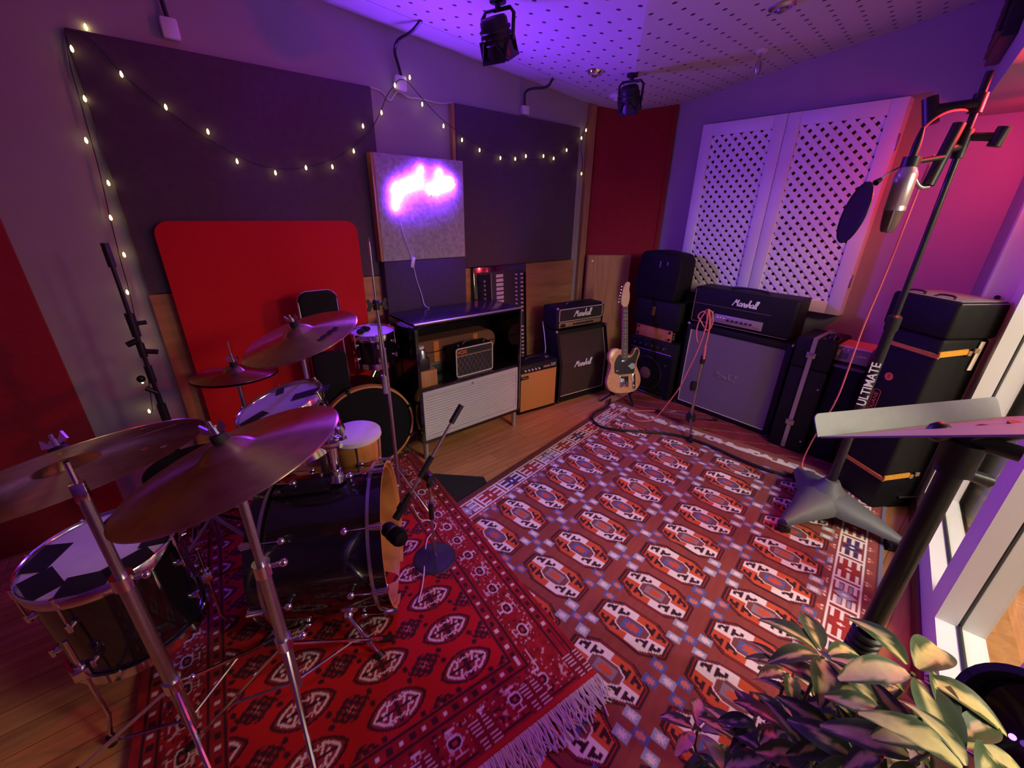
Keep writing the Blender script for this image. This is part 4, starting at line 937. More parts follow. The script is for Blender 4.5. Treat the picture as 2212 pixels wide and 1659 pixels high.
g = G(); g.cyl((sx, sy, 1.17), (sx, sy, 1.23), .026, n=20); g.tube([(sx, sy, 1.22), V((sx, sy, 1.25)), cen-V((0, 0, .02)), cen], .014, 10, smooth=1); obj('tilt_head', g, 'black', t, True)
g = G(); g.cyl((sx+.0, sy+.03, 1.235), (sx, sy-.06, 1.235), .013, n=14); g.ball((sx-.02, sy+.035, 1.24), .018, n=12); obj('tilt_knob', g, 'black', t, True)
g = G(); g.cyl((sx, sy, 1.175), (sx+.045, sy-.045, 1.155), .008, .012, n=10); obj('height_lever', g, 'black', t, True)
g = G(); g.cyl((sx, sy, .69), (sx, sy, 1.17), .0175, n=24); obj('pole', g, 'blackmetal', t, True)
g = G(); g.cyl((sx, sy, .12), (sx, sy, .70), .021, n=24); obj('lower_pole', g, 'blackmetal', t, True)
g = G()
for k in range(6): g.lathe([(.022, .665+k*.016), (.028, .669+k*.016), (.028, .677+k*.016), (.022, .681+k*.016)], 22, (sx, sy, 0))
obj('grip_collar', g, 'black', t, True)
for k in range(3):
    a = R(20+120*k); g = G(); g.tube([(sx, sy, .2), (sx+.1*math.cos(a), sy+.1*math.sin(a), .12), (sx+.24*math.cos(a), sy+.24*math.sin(a), .03)], .012, 10, smooth=1); obj('leg', g, 'blackmetal', t, True)
# variegated pot plant
t = thing('pot_plant', 'variegated umbrella plant in a pot by the music stand', 'plant', (.73, .02, 0)); px_, py_ = .73, .02
g = G(); g.lathe([(0, 0), (.10, 0), (.115, .05), (.135, .27), (.14, .29), (.125, .29), (.12, .25), (0, .25)], 36, (px_, py_, 0)); obj('pot', g, 'terracotta', t, True)
g = G(); g.lathe([(0, .262), (.123, .255)], 24, (px_, py_, 0)); obj('soil', g, 'soil', t, True)
def pix(px, py, D):
    v = r2*((px-1106)/887.23)+d2*((py-829.5)/887.23)+f; k = D/math.hypot(v.x, v.y); return V((v.x*k, v.y*k, H+v.z*k))
def leafset(c, nrm, n, L, var, droop):
    """whorl of drooping leaflets, colours by position on the blade (cream streaks, green margin)"""
    vs, fs, cs = [], [], []; T = frame(c, nrm, V((rng.normal(), rng.normal(), 0)))
    for k in range(n):
        a = 2*PI*k/n+rng.normal()*.15; l = L*(1+rng.normal()*.13); w = l*.26*(1+rng.normal()*.1); dr = droop+rng.normal()*.15; ph = rng.uniform(0, 9); vr = var*rng.uniform(.2, 1.5)
        nu, nv = 11, 9; base = len(vs); yel = rng.random() < .6
        for i in range(nu+1):
            s = i/nu; r_ = .012+l*s; hw = w*(math.sin(PI*min(1, s*.93+.03))**.75)*(1-.25*s)
            z = .012+l*(.30*s-(.30+dr)*s*s)
            for j in range(nv):
                q = -1+2*j/(nv-1); p = V((r_, hw*q, z+abs(q)**1.5*hw*.25)); x = p.x*math.cos(a)-p.y*math.sin(a); y = p.x*math.sin(a)+p.y*math.cos(a)
                vs.append(T @ V((x, y, p.z)))
                st = abs(q+.16*math.sin(ph+s*7))+.10*math.sin(ph*3+s*16+q*4)
                m_ = 1-min(1, max(0, (st-.42*vr)/.10)); cr = (.78, .66, .26) if yel else (.74, .52, .33); gr = (.075, .12, .05) if abs(q) < .85 else (.10, .15, .075)
                cs.append([cr[i_]*m_+gr[i_]*(1-m_) for i_ in range(3)]+[1])
        for i in range(nu):
            for j in range(nv-1):
                b = base+i*nv+j; fs.append((b, b+1, b+nv+1, b+nv))
    me = bpy.data.meshes.new('leaf_cluster'); me.from_pydata([tuple(MW[t.name].inverted() @ v) for v in vs], [], fs)
    ca = me.color_attributes.new('Col', 'FLOAT_COLOR', 'POINT'); ca.data.foreach_set('color', np.array(cs, np.float32).ravel())
    me.polygons.foreach_set('use_smooth', [True]*len(me.polygons)); me.materials.append(M['leaf'])
    o = bpy.data.objects.new('leaf_cluster', me); link(o, t); return o
WH = [(1775, 1425, .82, .095, 1.), (1968, 1462, .78, .10, 1.2), (2045, 1600, .72, .095, 1.3), (1505, 1585, .80, .085, 1.5), (1795, 1500, .86, .08, .6), (1850, 1552, .82, .085, .9), (1700, 1588, .78, .09, .7), (1905, 1512, .86, .095, 1.2), (1640, 1570, .80, .08, .4), (1745, 1640, .74, .09, .6), (1850, 1645, .72, .085, .5), (1600, 1612, .82, .085, .8), (1935, 1580, .78, .09, 1.1), (1975, 1650, .68, .085, 1.2), (1775, 1560, .88, .08, .6), (1812, 1600, .76, .085, .7), (1715, 1530, .88, .075, .8), (1660, 1650, .74, .085, .6), (1900, 1640, .75, .08, .8), (2090, 1690, .64, .09, 1.), (1700, 1460, .90, .07, .5), (1560, 1680, .76, .08, .8)]
tips = []
for (px, py, D, L, var) in WH:
    c = pix(px, py, D); out = V((c.x-px_, c.y-py_, 0)); n = (out*1.0+V((0, 0, .75))+V(rng.normal(size=3))*.12).normalized()
    leafset(c, n, int(rng.integers(5, 8)), L, var, .22); tips.append((c, n))
g = G()
roots = [(px_+.05*math.cos(a), py_+.05*math.sin(a)) for a in (0, 2.1, 4.2)]
for i, (c, n) in enumerate(tips):
    b = V((*roots[i % 3], .25)); m_ = V((b.x*.6+c.x*.4, b.y*.6+c.y*.4, (b.z+c.z)*.5-.02)); g.tube([b, m_, c-n*.07, c+n*.008], .0035, 6, smooth=2)
obj('stems', g, 'stem', t, True)
# LED par can in the lower right corner
t = thing('par_light', 'black stage light with a violet glint at the lower right corner', 'stage light', (.95, -.235, 0))
pc = pix(2268, 1600, .93); pdir = (V((-.62, .55, .52))).normalized(); T0 = frame(pc, pdir)
g = lg(); g.lathe([(0, -.085), (.05, -.085), (.068, -.06), (.07, .06), (.078, .065), (.078, .085), (.066, .085), (.064, .05), (0, .05)], 36); obj('can', g, 'black', t, True)
for k in range(4):
    g = lg(T0 @ Matrix.Rotation(k*PI/2+.4, 4, 'Z')); g.box(.07, .076, -.03, .03, -.06, .05, .003); obj('fin', g, 'black', t, True)
g = lg(); g.lathe([(0, .053), (.062, .053), (.062, .056), (0, .056)], 30); obj('lens', g, 'gloss', t, True)
g = G(); g.ball(pix(2187, 1592, .862), .0045, n=10); obj('glint_ball', g, 'led', t, True)  # violet glint on the can, drawn as a small glowing ball
g = G(); g.tube([T0 @ V((.075, 0, 0)), T0 @ V((.095, 0, -.02)), pc+V((0, 0, -.13)), T0 @ V((-.095, 0, -.02)), T0 @ V((-.075, 0, 0))], .008, 8, smooth=1); obj('yoke', g, 'black', t, True)
g = G(); q = pc+V((0, 0, -.12)); g.cyl((q.x, q.y, .02), q, .014, n=14)
for k in range(3):
    a = R(60+120*k); g.cyl((q.x, q.y, .18), (q.x+.17*math.cos(a), q.y+.17*math.sin(a), .012), .009, n=8)
obj('stand', g, 'blackmetal', t, True)
# ================================================================== RUGS
def grid_rug(name, label, cat, origin, ang, u0, u1, v0, v1, step, colfn, zfn, group=None):
    nu, nv = int(round((u1-u0)/step)), int(round((v1-v0)/step))
    us = np.linspace(u0, u1, nu+1); vs = np.linspace(v0, v1, nv+1); Ug, Vg = np.meshgrid(us, vs, indexing='ij')
    c, s = math.cos(ang), math.sin(ang)
    X = origin[0]+Ug*c-Vg*s; Y = origin[1]+Ug*s+Vg*c; Z = zfn(Ug, Vg, X, Y)
    co_ = np.stack([X, Y, Z], -1).reshape(-1, 3).astype(np.float32)
    idx = np.arange((nu+1)*(nv+1)).reshape(nu+1, nv+1)
    q = np.stack([idx[:-1, :-1], idx[1:, :-1], idx[1:, 1:], idx[:-1, 1:]], -1).reshape(-1, 4)
    # edge skirt gives the rug its thickness
    ring = np.concatenate([idx[:, 0], idx[-1, 1:], idx[-2::-1, -1], idx[0, -2:0:-1]]); base = len(co_)
    low = co_[ring].copy(); low[:, 2] = np.maximum(low[:, 2]-.009, .0005); co_ = np.concatenate([co_, low]); m = len(ring)
    k = np.arange(m); k2 = (k+1) % m; sk = np.stack([ring[k], base+k, base+k2, ring[k2]], -1); q = np.concatenate([q, sk])
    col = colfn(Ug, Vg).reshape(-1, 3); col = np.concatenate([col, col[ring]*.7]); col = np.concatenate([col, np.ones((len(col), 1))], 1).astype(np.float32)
    me = bpy.data.meshes.new(name); me.vertices.add(len(co_)); me.vertices.foreach_set('co', co_.ravel())
    me.loops.add(q.size); me.loops.foreach_set('vertex_index', q.ravel().astype(np.int32))
    me.polygons.add(len(q)); me.polygons.foreach_set('loop_start', np.arange(0, q.size, 4, dtype=np.int32))
    me.update(calc_edges=True); me.validate()
    ca = me.color_attributes.new('Col', 'FLOAT_COLOR', 'POINT'); ca.data.foreach_set('color', col.ravel())
    me.polygons.foreach_set('use_smooth', [True]*len(me.polygons)); me.materials.append(M['rug'])
    o = bpy.data.objects.new(name, me); COL.objects.link(o); return tag(o, label, cat, group)
def paint(C, mask, c): C[mask] = c
def vnoise(u, v, s, seed=0):
    r_ = np.random.default_rng(seed); n = 64; T = r_.random((n, n)); x, y = u/s, v/s; i, j = np.floor(x).astype(int), np.floor(y).astype(int); fx_, fy_ = x-i, y-j
    fx_ = fx_*fx_*(3-2*fx_); fy_ = fy_*fy_*(3-2*fy_); g_ = lambda a, b: T[a % n, b % n]
    return (g_(i, j)*(1-fx_)+g_(i+1, j)*fx_)*(1-fy_)+(g_(i, j+1)*(1-fx_)+g_(i+1, j+1)*fx_)*fy_
def star(u, v, r_):
    """eight pointed star mask"""
    a = np.arctan2(v, u); d = np.hypot(u, v); return d < r_*(.55+.45*np.abs(np.cos(4*a)))
def rug1col(u, v):
    C = np.empty(u.shape+(3,)); fld = np.array((.25, .055, .04)); C[:] = fld
    n = vnoise(u, v, .5, 1)*.6+vnoise(u*.2, v, .012, 2)*.4; C *= (.78+.5*n)[..., None]
    WHT, ORG, NAV, BLU, LBL, DRK, RED, BRN = (.80, .72, .64), (.55, .09, .03), (.03, .03, .12), (.09, .12, .32), (.33, .38, .46), (.045, .014, .018), (.36, .025, .02), (.20, .06, .05)
    du, dv = .2195, .3868; i = np.round((u-1.208)/du); j = np.round((v-1.150)/dv); x = u-1.208-i*du; y = v-1.150-j*dv
    inf = (v > -.19) & (v < 1.325) & (u < 2.98) & (i*du+1.208 < 2.95) & (j <= 0) & (j >= -3)
    gx, gy = .088, .160
    octd = lambda k: (np.abs(x) < gx*k) & (np.abs(y) < gy*k) & (np.abs(x)/gx+np.abs(y)/gy < 1.47*k)
    paint(C, inf & octd(1.0), DRK); paint(C, inf & octd(.93), RED); paint(C, inf & octd(.90), DRK); paint(C, inf & octd(.86), ORG)
    q = (x*y > 0)
    paint(C, inf & octd(.86) & q, WHT)
    cxx = np.abs(np.abs(x)-gx*.40); cyy = np.abs(np.abs(y)-gy*.50)
    for oy in (-.30, .30):   # small dark H figures
        hx, hy = np.abs(x)-gx*.42, np.abs(y)-gy*.52-oy*gy*.55
        H_ = ((np.abs(hx) < gx*.22) & (np.abs(np.abs(hy)-gy*.085) < gy*.04)) | ((np.abs(hx) < gx*.09) & (np.abs(hy) < gy*.1))
        paint(C, inf & octd(.82) & H_, DRK if oy < 9 else DRK)
    cen = (np.abs(x) < gx*.48) & (np.abs(y) < gy*.44) & (np.abs(x)/(gx*.48)+np.abs(y)/(gy*.44) < 1.5)
    cen2 = (np.abs(x) < gx*.43) & (np.abs(y) < gy*.40) & (np.abs(x)/(gx*.43)+np.abs(y)/(gy*.40) < 1.5)
    paint(C, inf & cen, WHT); paint(C, inf & cen2, BRN)
    alt = ((i+j) % 2 == 0)
    paint(C, inf & (np.abs(x) < .023) & (np.abs(y) < .042) & alt, BLU); paint(C, inf & (np.abs(x) < .023) & (np.abs(y) < .042) & ~alt, (.25, .2, .24))
    paint(C, inf & star(x*1.7, y, .034), ORG)
    # minor guls: quincunx of small squares with stars
    i2 = np.round((u-1.208-du/2)/du); j2 = np.round((v-1.150+dv/2)/dv); X, Y = u-1.208-du/2-i2*du, v-1.150+dv/2-j2*dv
    inm = (v > -.2) & (v < 1.33) & (u < 2.96) & (j2 >= -3) & (j2 <= 1); al2 = ((i2+j2) % 2 == 0)
    for k, (ox, oy) in enumerate(((0, 0), (.036, .050), (.036, -.050), (-.036, .050), (-.036, -.050))):
        sq = (np.abs(X-ox) < .0185) & (np.abs(Y-oy) < .026); blue = al2 if k == 0 else ~al2
        paint(C, inm & sq & blue, BLU); paint(C, inm & sq & ~blue, LBL)
        stt = star((X-ox)*1.35, Y-oy, .019); paint(C, inm & stt & blue, (.62, .20, .12)); paint(C, inm & stt & ~blue, (.78, .68, .62))
    # side borders
    def border(vc, sgn):
        w = (v-vc)*sgn; b = np.abs(w) < .052
        paint(C, b, (.24, .04, .035)); paint(C, (np.abs(np.abs(w)-.052) < .004), WHT)
        p = (u % .19)-.095; k = np.floor(u/.19).astype(int) % 4
        dia = b & (np.abs(p)/.030+np.abs(w)/.045 < 1)
        for kk, cc in enumerate((NAV, RED, LBL, RED)): paint(C, dia & (k == kk), cc)
        paint(C, b & (np.abs(p)/.010+np.abs(w)/.015 < 1), WHT)
        for wo in (-.034, .0, .034):
            comb = (np.abs(w-wo) < .006) & (np.abs(p) > .026) & (np.abs(p) < .078); paint(C, comb & b, WHT)
        for kk, cc in enumerate((NAV, RED, LBL, RED)):
            for wo in (-.017, .017): paint(C, b & (np.abs(w-wo) < .0075) & (np.abs(p) > .028) & (np.abs(p) < .07) & (k == kk), cc)
        paint(C, b & (np.abs(np.abs(p)-.082) < .006), WHT)
        fl = (np.abs(np.abs(w)-.077) < .016); pp = (u % .095)-.0475
        paint(C, fl & star(pp, np.abs(w)-.077, .015), (.5, .12, .07)); paint(C, fl & star(np.abs(pp)-.012, np.abs(w)-.07, .006), (.75, .65, .58))
    border(1.392, 1); border(-.262, 1)
    paint(C, (v > 1.46) | (v < -.36), (.13, .03, .03)); paint(C, (v < -.372), (.20, .2, .28))
    e = (u > 3.0) & (u < 3.07); m2 = vnoise(u, v, .03, 5) > .45; paint(C, e & m2, (.78, .68, .60)); paint(C, e & ~m2, (.35, .12, .07)); paint(C, u > 3.075, (.3, .08, .05))
    return C
def rug1z(u, v, X, Y):
    z = .013+.004*vnoise(u, v, .5, 9)
    for (u0, v0, a, L, w, h) in ((2.1, .86, -62, .55, .035, .016), (1.2, .22, -70, .6, .035, .016), (1.75, .45, -55, .5, .03, .010), (2.6, .5, -80, .5, .04, .010)):
        ca, sa = math.cos(R(a)), math.sin(R(a)); p = (u-u0)*ca+(v-v0)*sa; q = -(u-u0)*sa+(v-v0)*ca
        z = z+h*np.exp(-(q/w)**2)*np.exp(-(p/L*1.6)**4)
    return z
o1 = grid_rug('turkmen_rug', 'large brown red rug with rows of octagon medallions across the floor', 'rug', (0, 0), R(9.3), .15, 3.12, -.385, 1.49, .0042, rug1col, rug1z)
def rug2col(u, v):
    C = np.empty(u.shape+(3,)); C[:] = (.48, .008, .010); C *= (.75+.5*vnoise(u, v, .3, 3))[..., None]
    DRK, CRM, MED = (.05, .008, .014), (.74, .58, .55), (.26, .012, .018)
    x0, y0, dx, dy = .287, .456, .262, .1685; i = np.round((u-x0)/dx); j = np.round((v-y0)/dy); x, y = u-x0-i*dx, v-y0-j*dy
    fld = (u > -.185) & (u < .68) & (v > .215) & (v < 1.55)
    # u measured from the near right corner going left is negative, handled by caller
    lens = lambda k: np.abs(y) < .058*k*np.clip(1-(np.abs(x)/(.104*k))**2, 0, 1)**.8
    inr = fld
    paint(C, inr & lens(1.), DRK); paint(C, inr & lens(.88), MED)
    q = x*y < 0
    paint(C, inr & lens(.72) & q, (.30, .02, .03)); ln_ = lens(.78) & ~lens(.66) & (np.abs(x) > .028); paint(C, inr & ln_, CRM)
    paint(C, inr & lens(.7) & (np.abs(y) < .006), DRK); paint(C, inr & lens(.8) & (np.abs(x) < .007), DRK)
    for s1 in (-1, 1):
        for s2 in (-1, 1):
            zz = (np.abs(x-s1*.03-(y-s2*.018)*.5) < .004) & (np.abs(y-s2*.018) < .012); paint(C, inr & zz, CRM)
            paint(C, inr & (np.hypot(x-s1*.045, y-s2*.008) < .006), CRM); paint(C, inr & (np.hypot(x-s1*.018, y-s2*.034) < .004), CRM)
    st = (np.abs(np.abs(y)-.024-np.abs((x*60 % 2)-1)*.006) < .0025) & (np.abs(x) < .035); paint(C, inr & st, CRM)
    i2 = np.round((u-x0-dx/2)/dx); j2 = np.round((v-y0-dy/2)/dy); X, Y = u-x0-dx/2-i2*dx, v-y0-dy/2-j2*dy
    mn = (np.abs(Y) < .042) & (np.abs(X) < .062) & (np.abs(X)/.062+np.abs(Y)/.042 < 1.15+.25*np.sin(X*160)*np.sin(Y*160)); paint(C, inr & mn, DRK)
    mk = mn & ((np.sin(X*210)*np.sin(Y*230) > .25)); paint(C, inr & mk, MED); paint(C, inr & mn & (np.hypot(X, Y) < .016) & (np.sin(X*300)*np.sin(Y*300) > .1), (.5, .12, .12))
    paint(C, inr & ((np.hypot(np.abs(X)-.066, np.abs(Y)-.022) < .010)), DRK)
    # borders
    out = ~fld; paint(C, out, (.30, .010, .014)); C[out] *= (.7+.6*vnoise(u, v, .02, 8)[out])[..., None]
    d = np.maximum.reduce([u-.68, -.185-u, .215-v, v-1.55])          # distance outside the field
    along = np.where((v < .215) | (v > 1.55), u, v)
    def stripe(c, w, col): paint(C, out & (np.abs(d-c) < w), col)
    for c in (.008, .055, .185, .225): stripe(c, .004, DRK)
    for c in (.03, .205):
        dot = (np.abs((along % .075)-.0375) < .007) & (np.abs(d-c) < .008); paint(C, out & dot, CRM); dk_ = (np.abs(((along+.0375) % .075)-.0375) < .01) & (np.abs(d-c) < .009); paint(C, out & dk_, DRK)
    b = out & (d > .065) & (d < .178); p = (along % .115)-.0575; w = d-.121
    sp = (vnoise(u, v, .009, 12) > .78) & b; paint(C, sp, (.55, .35, .33)); sp2 = (vnoise(u, v, .011, 13) > .80) & b; paint(C, sp2, DRK)
    rx = (np.abs(p) < .026) & (np.abs(w) < .020) & (np.abs(p)/.026+np.abs(w)/.020 < 1.55); rx2 = (np.abs(p) < .020) & (np.abs(w) < .0145) & (np.abs(p)/.020+np.abs(w)/.0145 < 1.55)
    paint(C, b & rx, CRM); paint(C, b & rx2, DRK); paint(C, b & (np.abs(p) < .007) & (np.abs(w) < .006), (.5, .03, .04))
    for s1 in (-1, 1): paint(C, b & (np.abs(w-s1*.030) < .009) & (np.abs(p-s1*.006) < .0025), CRM); paint(C, b & (np.abs(w-s1*.038) < .0025) & (np.abs(p) < .016), CRM)
    # ladder end figures near the fringe
    e = (v < .115) & (v > .02); p = (u % .20)-.10; lad = e & (np.abs(p+(v-.07)*.2) < .034) & (((v*85) % 1) < .35) & (np.abs(p) > .006); paint(C, e & (np.abs(p) < .045), (.20, .01, .012)); paint(C, lad, CRM); paint(C, v < .018, (.45, .02, .02))
    return C
def rug2z(u, v, X, Y): return .0285+.003*vnoise(u, v, .4, 21)
a2 = R(-5.4)
# near right corner at (.871,.53); local u runs right, v runs away from the camera
def rug2col_(u, v): return rug2col(u+.93, v)
o2 = grid_rug('red_rug', 'bright red rug with dark lens medallions under the drum kit', 'rug', (.871, .535), a2, -1.37, .0, 0., 1.78, .0042, rug2col_, rug2z)
g = G(); c2, s2 = math.cos(a2), math.sin(a2)
for k in range(300):
    u_ = -1.36*k/299; L_ = .085+rng.normal()*.014; pts = []
    for q in range(4):
        s = q/3; uu = u_+s*(rng.normal()*.010); vv = -L_*s; pts.append((.871+uu*c2-vv*s2, .535+uu*s2+vv*c2, .026-.008*s+rng.random()*.004))
    g.tube(pts, .0030, 4)
o = obj('fringe', g, 'fringe', None); o.parent = o2; o['kind'] = 'stuff'
def rug3col(u, v):
    C = np.empty(u.shape+(3,)); C[:] = (.20, .008, .016); C *= (.7+.6*vnoise(u, v, .06, 31))[..., None]
    m = (np.abs((u+v*.6) % .16-.08) < .004) & ((v*60 % 1) < .5); paint(C, m, (.55, .35, .33)); return C
grid_rug('dark_red_rug', 'dark crimson rug under the large speaker cabinet', 'rug', (2.9, .36), R(6), .0, .72, .0, 1.62, .008, rug3col, lambda u, v, X, Y: .005+.0*u)
g = G(); g.prism([(.93, 2.03), (1.0, 2.04), (1.262, 1.786), (1.235, 1.70), (.93, 1.66)], .0005, .008); tag(obj('carpet_tile', g, 'carpet'), 'dark square carpet mat on the wood floor between the two rugs', 'mat')
# ================================================================== DRUM KIT
def drum(name, label, top, nrm, rad, depth, shell, nl, group=None, cat='drum', xdir=None, patches=(), bottom=True, lugm='chrome', rim=.012, headm='head'):
    """rad = rim radius; local z out of the batter head, origin at the head centre"""
    t = thing(name, label, cat, mtx=frame(top, nrm, xdir), group=group); T = MW[t.name]; r = rad-rim
    def q():
        g = G(); g.T = T; return g
    g = q(); g.lathe([(r-.006, -.012), (r, -.012), (r, -depth+.012), (r-.006, -depth+.012), (r-.006, -.012)], 56); obj('shell', g, shell, t, True)
    g = q(); g.lathe([(0, .0), (r-.004, .0), (r+.003, -.006), (r+.003, -.012), (0, -.004)], 56); hd = obj('drumhead', g, headm, t, True)
    g = q(); g.lathe([(r+.003, -.03), (rad, -.03), (rad+.002, .004), (rad-.002, .010), (rad-.006, .006), (r+.003, .0), (r+.003, -.03)], 56); obj('rim', g, 'chrome', t, True)
    if bottom:
        g = q(); g.lathe([(0, -depth+.006), (r+.002, -depth+.006), (r+.002, -depth), (0, -depth)], 48); obj('resonant_head', g, headm, t, True)
        g = q(); g.lathe([(r+.003, -depth+.03), (rad, -depth+.03), (rad+.002, -depth-.004), (rad-.004, -depth-.008), (r+.003, -depth)], 56); obj('bottom_rim', g, 'chrome', t, True)
    for k in range(nl):
        a = 2*PI*k/nl+.3; c_, s_ = math.cos(a), math.sin(a); P_ = lambda rr, z: (rr*c_, rr*s_, z)
        for zz in ((-depth*.28, -depth*.72) if depth > .15 else (-depth*.5,)):
            g = q(); g.cyl(P_(r-.002, zz), P_(r+.016, zz), .012, .010, n=12); g.cyl(P_(r+.014, zz-.014), P_(r+.014, zz+.014), .0075, n=10); lo = obj('lug', g, lugm, t, True)
        g = q(); g.cyl(P_(rad+.001, .012), P_(r+.014, -depth*.28), .003, n=6); g.cyl(P_(rad+.001, -.02), P_(rad+.001, .016), .0055, n=8); obj('tension_rod', g, lugm, t, True)
    for (rr, a, w_, h_) in patches:
        g = q(); g.T = T @ Matrix.Rotation(a, 4, 'Z') @ Matrix.Translation(V((rr*r, 0, 0))); g.box(-w_/2, w_/2, -h_/2, h_, .0005, .0022); obj('damping_patch', g, 'gaffer', hd, True)
    return t
# bass drum
ka = V((math.cos(R(-28.6)), math.sin(R(-28.6)), .048)); kc = V((.495, 1.380, .302)); KM = frame(kc, ka, (0, 0, 1))
t = thing('bass_drum', 'black bass drum with open wood hooped front on the red rug', 'drum', mtx=KM)
T0 = KM; r, ro, dp = .281, .300, .46
g = lg(); g.lathe([(r, -.02), (r, -dp+.02), (r-.008, -dp+.02)], 72); obj('shell', g, 'gloss', t, True)
g = lg(); g.lathe([(r-.008, -.012), (r-.0081, -dp+.02)], 72); g.lathe([(r-.008, -.012), (r, -.012), (r, -.02)], 72); obj('shell_lining', g, 'natural', t, True)
for z0_, z1_, fr_ in ((-.046, 0., True), (-dp, -dp+.046, False)):
    g = lg(); g.lathe([(ro-.012, z1_), (ro, z1_), (ro, z0_), (ro-.012, z0_)], 80); h_ = obj('hoop', g, 'gloss', t, True)
    g = lg(); g.lathe([(ro-.0122, z0_), (ro-.0122, z1_), (ro-.012, z1_+.0008), (ro-.001, z1_+.0008)] if fr_ else [(ro-.0122, z0_), (ro-.0122, z1_)], 80); obj('natural_wood_face', g, 'natural', h_, True)
    zc_ = z0_ if fr_ else z1_
    g = lg(); g.lathe([(ro+.0012, zc_-.006), (ro+.0012, zc_+.006), (ro-.004, zc_+.006), (ro-.004, zc_-.006), (ro+.0012, zc_-.006)], 80); obj('chrome_band', g, 'steel', h_, True)
g = lg(); g.lathe([(0, -dp+.012), (r+.002, -dp+.012), (r+.002, -dp+.008), (0, -dp+.008)], 64); obj('drumhead', g, 'gaffer', t, True)
for k in range(8):
    a = k*PI/4; c_, s_ = math.cos(a), math.sin(a); P_ = lambda rr, z: (rr*c_, rr*s_, z)
    for zz, zr, sg in ((.002, -.125, 1), (-dp-.002, -dp+.125, -1)):
        T1 = KM @ Matrix.Rotation(a, 4, 'Z')
        g = lg(T1); g.prism([(-.014, 0), (.014, 0), (.008, -.05*sg), (-.008, -.05*sg)], ro+.001, ro+.008, Matrix(((0, 0, 1, 0), (1, 0, 0, 0), (0, 1, 0, zz), (0, 0, 0, 1)))); g.box(ro-.010, ro+.008, -.013, .013, zz-.002 if sg > 0 else zz-.004, zz+.004 if sg > 0 else zz+.002, .002); g.cyl((ro+.012, 0, zz+.004*sg), (ro+.012, 0, zz-.05*sg), .008, n=12)
        cl_ = obj('claw', g, 'chrome', t, True)
        g = lg(T1); g.cyl((ro+.012, 0, zz-.04*sg), (r+.022, 0, zr), .0028, n=8); obj('tension_rod', g, 'chrome', cl_, True)
        g = lg(T1); g.cyl((r-.001, 0, zr), (r+.014, 0, zr), .008, n=12); g.ball((r+.022, 0, zr), .0145, n=14); obj('lug', g, 'chrome', t, True)
for s_, ft in ((1, V((.285, 1.075, .034))), (-1, V((.62, 1.68, .034)))):
    # spur brackets sit low on either flank
    side = V((-.479, -.878, 0))*s_; b = kc+ka*(-.16)+side*(r*.86)+V((0, 0, -r*.50)); o_ = (side*.86+V((0, 0, -.5))).normalized(); T1 = frame(b, o_)
    g = lg(T1); g.lathe([(0, .03), (.014, .03), (.018, .02), (.018, .012), (.03, .008), (.034, 0), (.03, -.004), (0, -.004)], 24); sp = obj('spur_bracket', g, 'chrome', t, True)
    p = b+o_*.02; g = G(); g.cyl(p, p+(ft-p)*.62, .0085, n=12); g.cyl(p+(ft-p)*.6, p+(ft-p)*.9, .006, n=10); g.cyl(p+(ft-p)*.60, p+(ft-p)*.66, .012, n=12); obj('spur', g, 'chrome', sp, True)
    g = G(); g.cyl(p+(ft-p)*.88, ft, .016, n=14); obj('rubber_foot', g, 'black', sp, True)
tp = kc+V((0, 0, r))
g = G(); g.T = KM; g.box(r-.002, r+.016, -.055, .055, -.40, -.19, .004); obj('mount_plate', g, 'gloss', t, True)
g = G(); g.T = KM; g.cyl((r, 0, -.07), (r+.02, 0, -.07), .006, n=12); g.cyl((r+.02, 0, -.07), (r+.03, 0, -.07), .011, n=12); obj('air_vent', g, 'chrome', t, True)
# tom holder standing on the bass drum
hb = kc+ka*(-.185)+V((0, 0, r+.012)); t = thing('tom_holder', 'chrome tom holder post with clamps standing on the bass drum', 'drum hardware', hb)
g = G(); g.cyl(hb, hb+V((0, 0, .03)), .03, .022, n=20); g.cyl(hb+V((0, 0, .02)), hb+V((0, 0, .17)), .0155, n=20); g.cyl(hb+V((0, 0, .0)), hb+V((0, 0, .05)), .021, n=20); obj('post', g, 'chrome', t, True)
cl = hb+V((0, 0, .17)); rk = V((.219, 1.642, .81))
g = G(); g.box(-.03, .03, -.018, .018, -.02, .02, .006, rot=Matrix.Rotation(R(-20), 3, 'Z')); g.bm.transform(Matrix.Translation(cl+V((0, 0, .0)))); g.cyl(cl+V((0, 0, .0)), cl+V((0, 0, .06)), .011, n=14); g.ball(cl+V((0, 0, .045)), .02, n=14); obj('clamp', g, 'chrome', t, True)
g = G(); a_ = cl+V((-.01, .01, -.02)); b_ = rk+V((.11, -.05, -.13)); g.cyl(a_+V((.04, -.02, .0)), a_+(b_-a_)*1.0, .0095, n=14); g.cyl(a_+(b_-a_)*.45, a_+(b_-a_)*.6, .016, n=14); obj('arm', g, 'chrome', t, True)
for d_, s_ in ((V((.02, -.03, .02)), 1), (V((-.045, .02, .035)), -1), (V((.045, .015, -.005)), 1)):
    g = G(); p = cl+d_; g.cyl(p-V((.012, 0, 0)), p+V((.012, 0, 0)), .006, n=10); g.prism([(-.022, 0), (-.018, .014), (0, .004), (.018, .014), (.022, 0), (0, -.006)], -.003, .003, facem(p, (.6, -.8, 0), (0, 0, 1))); obj('wing_nut', g, 'chrome', t, True)
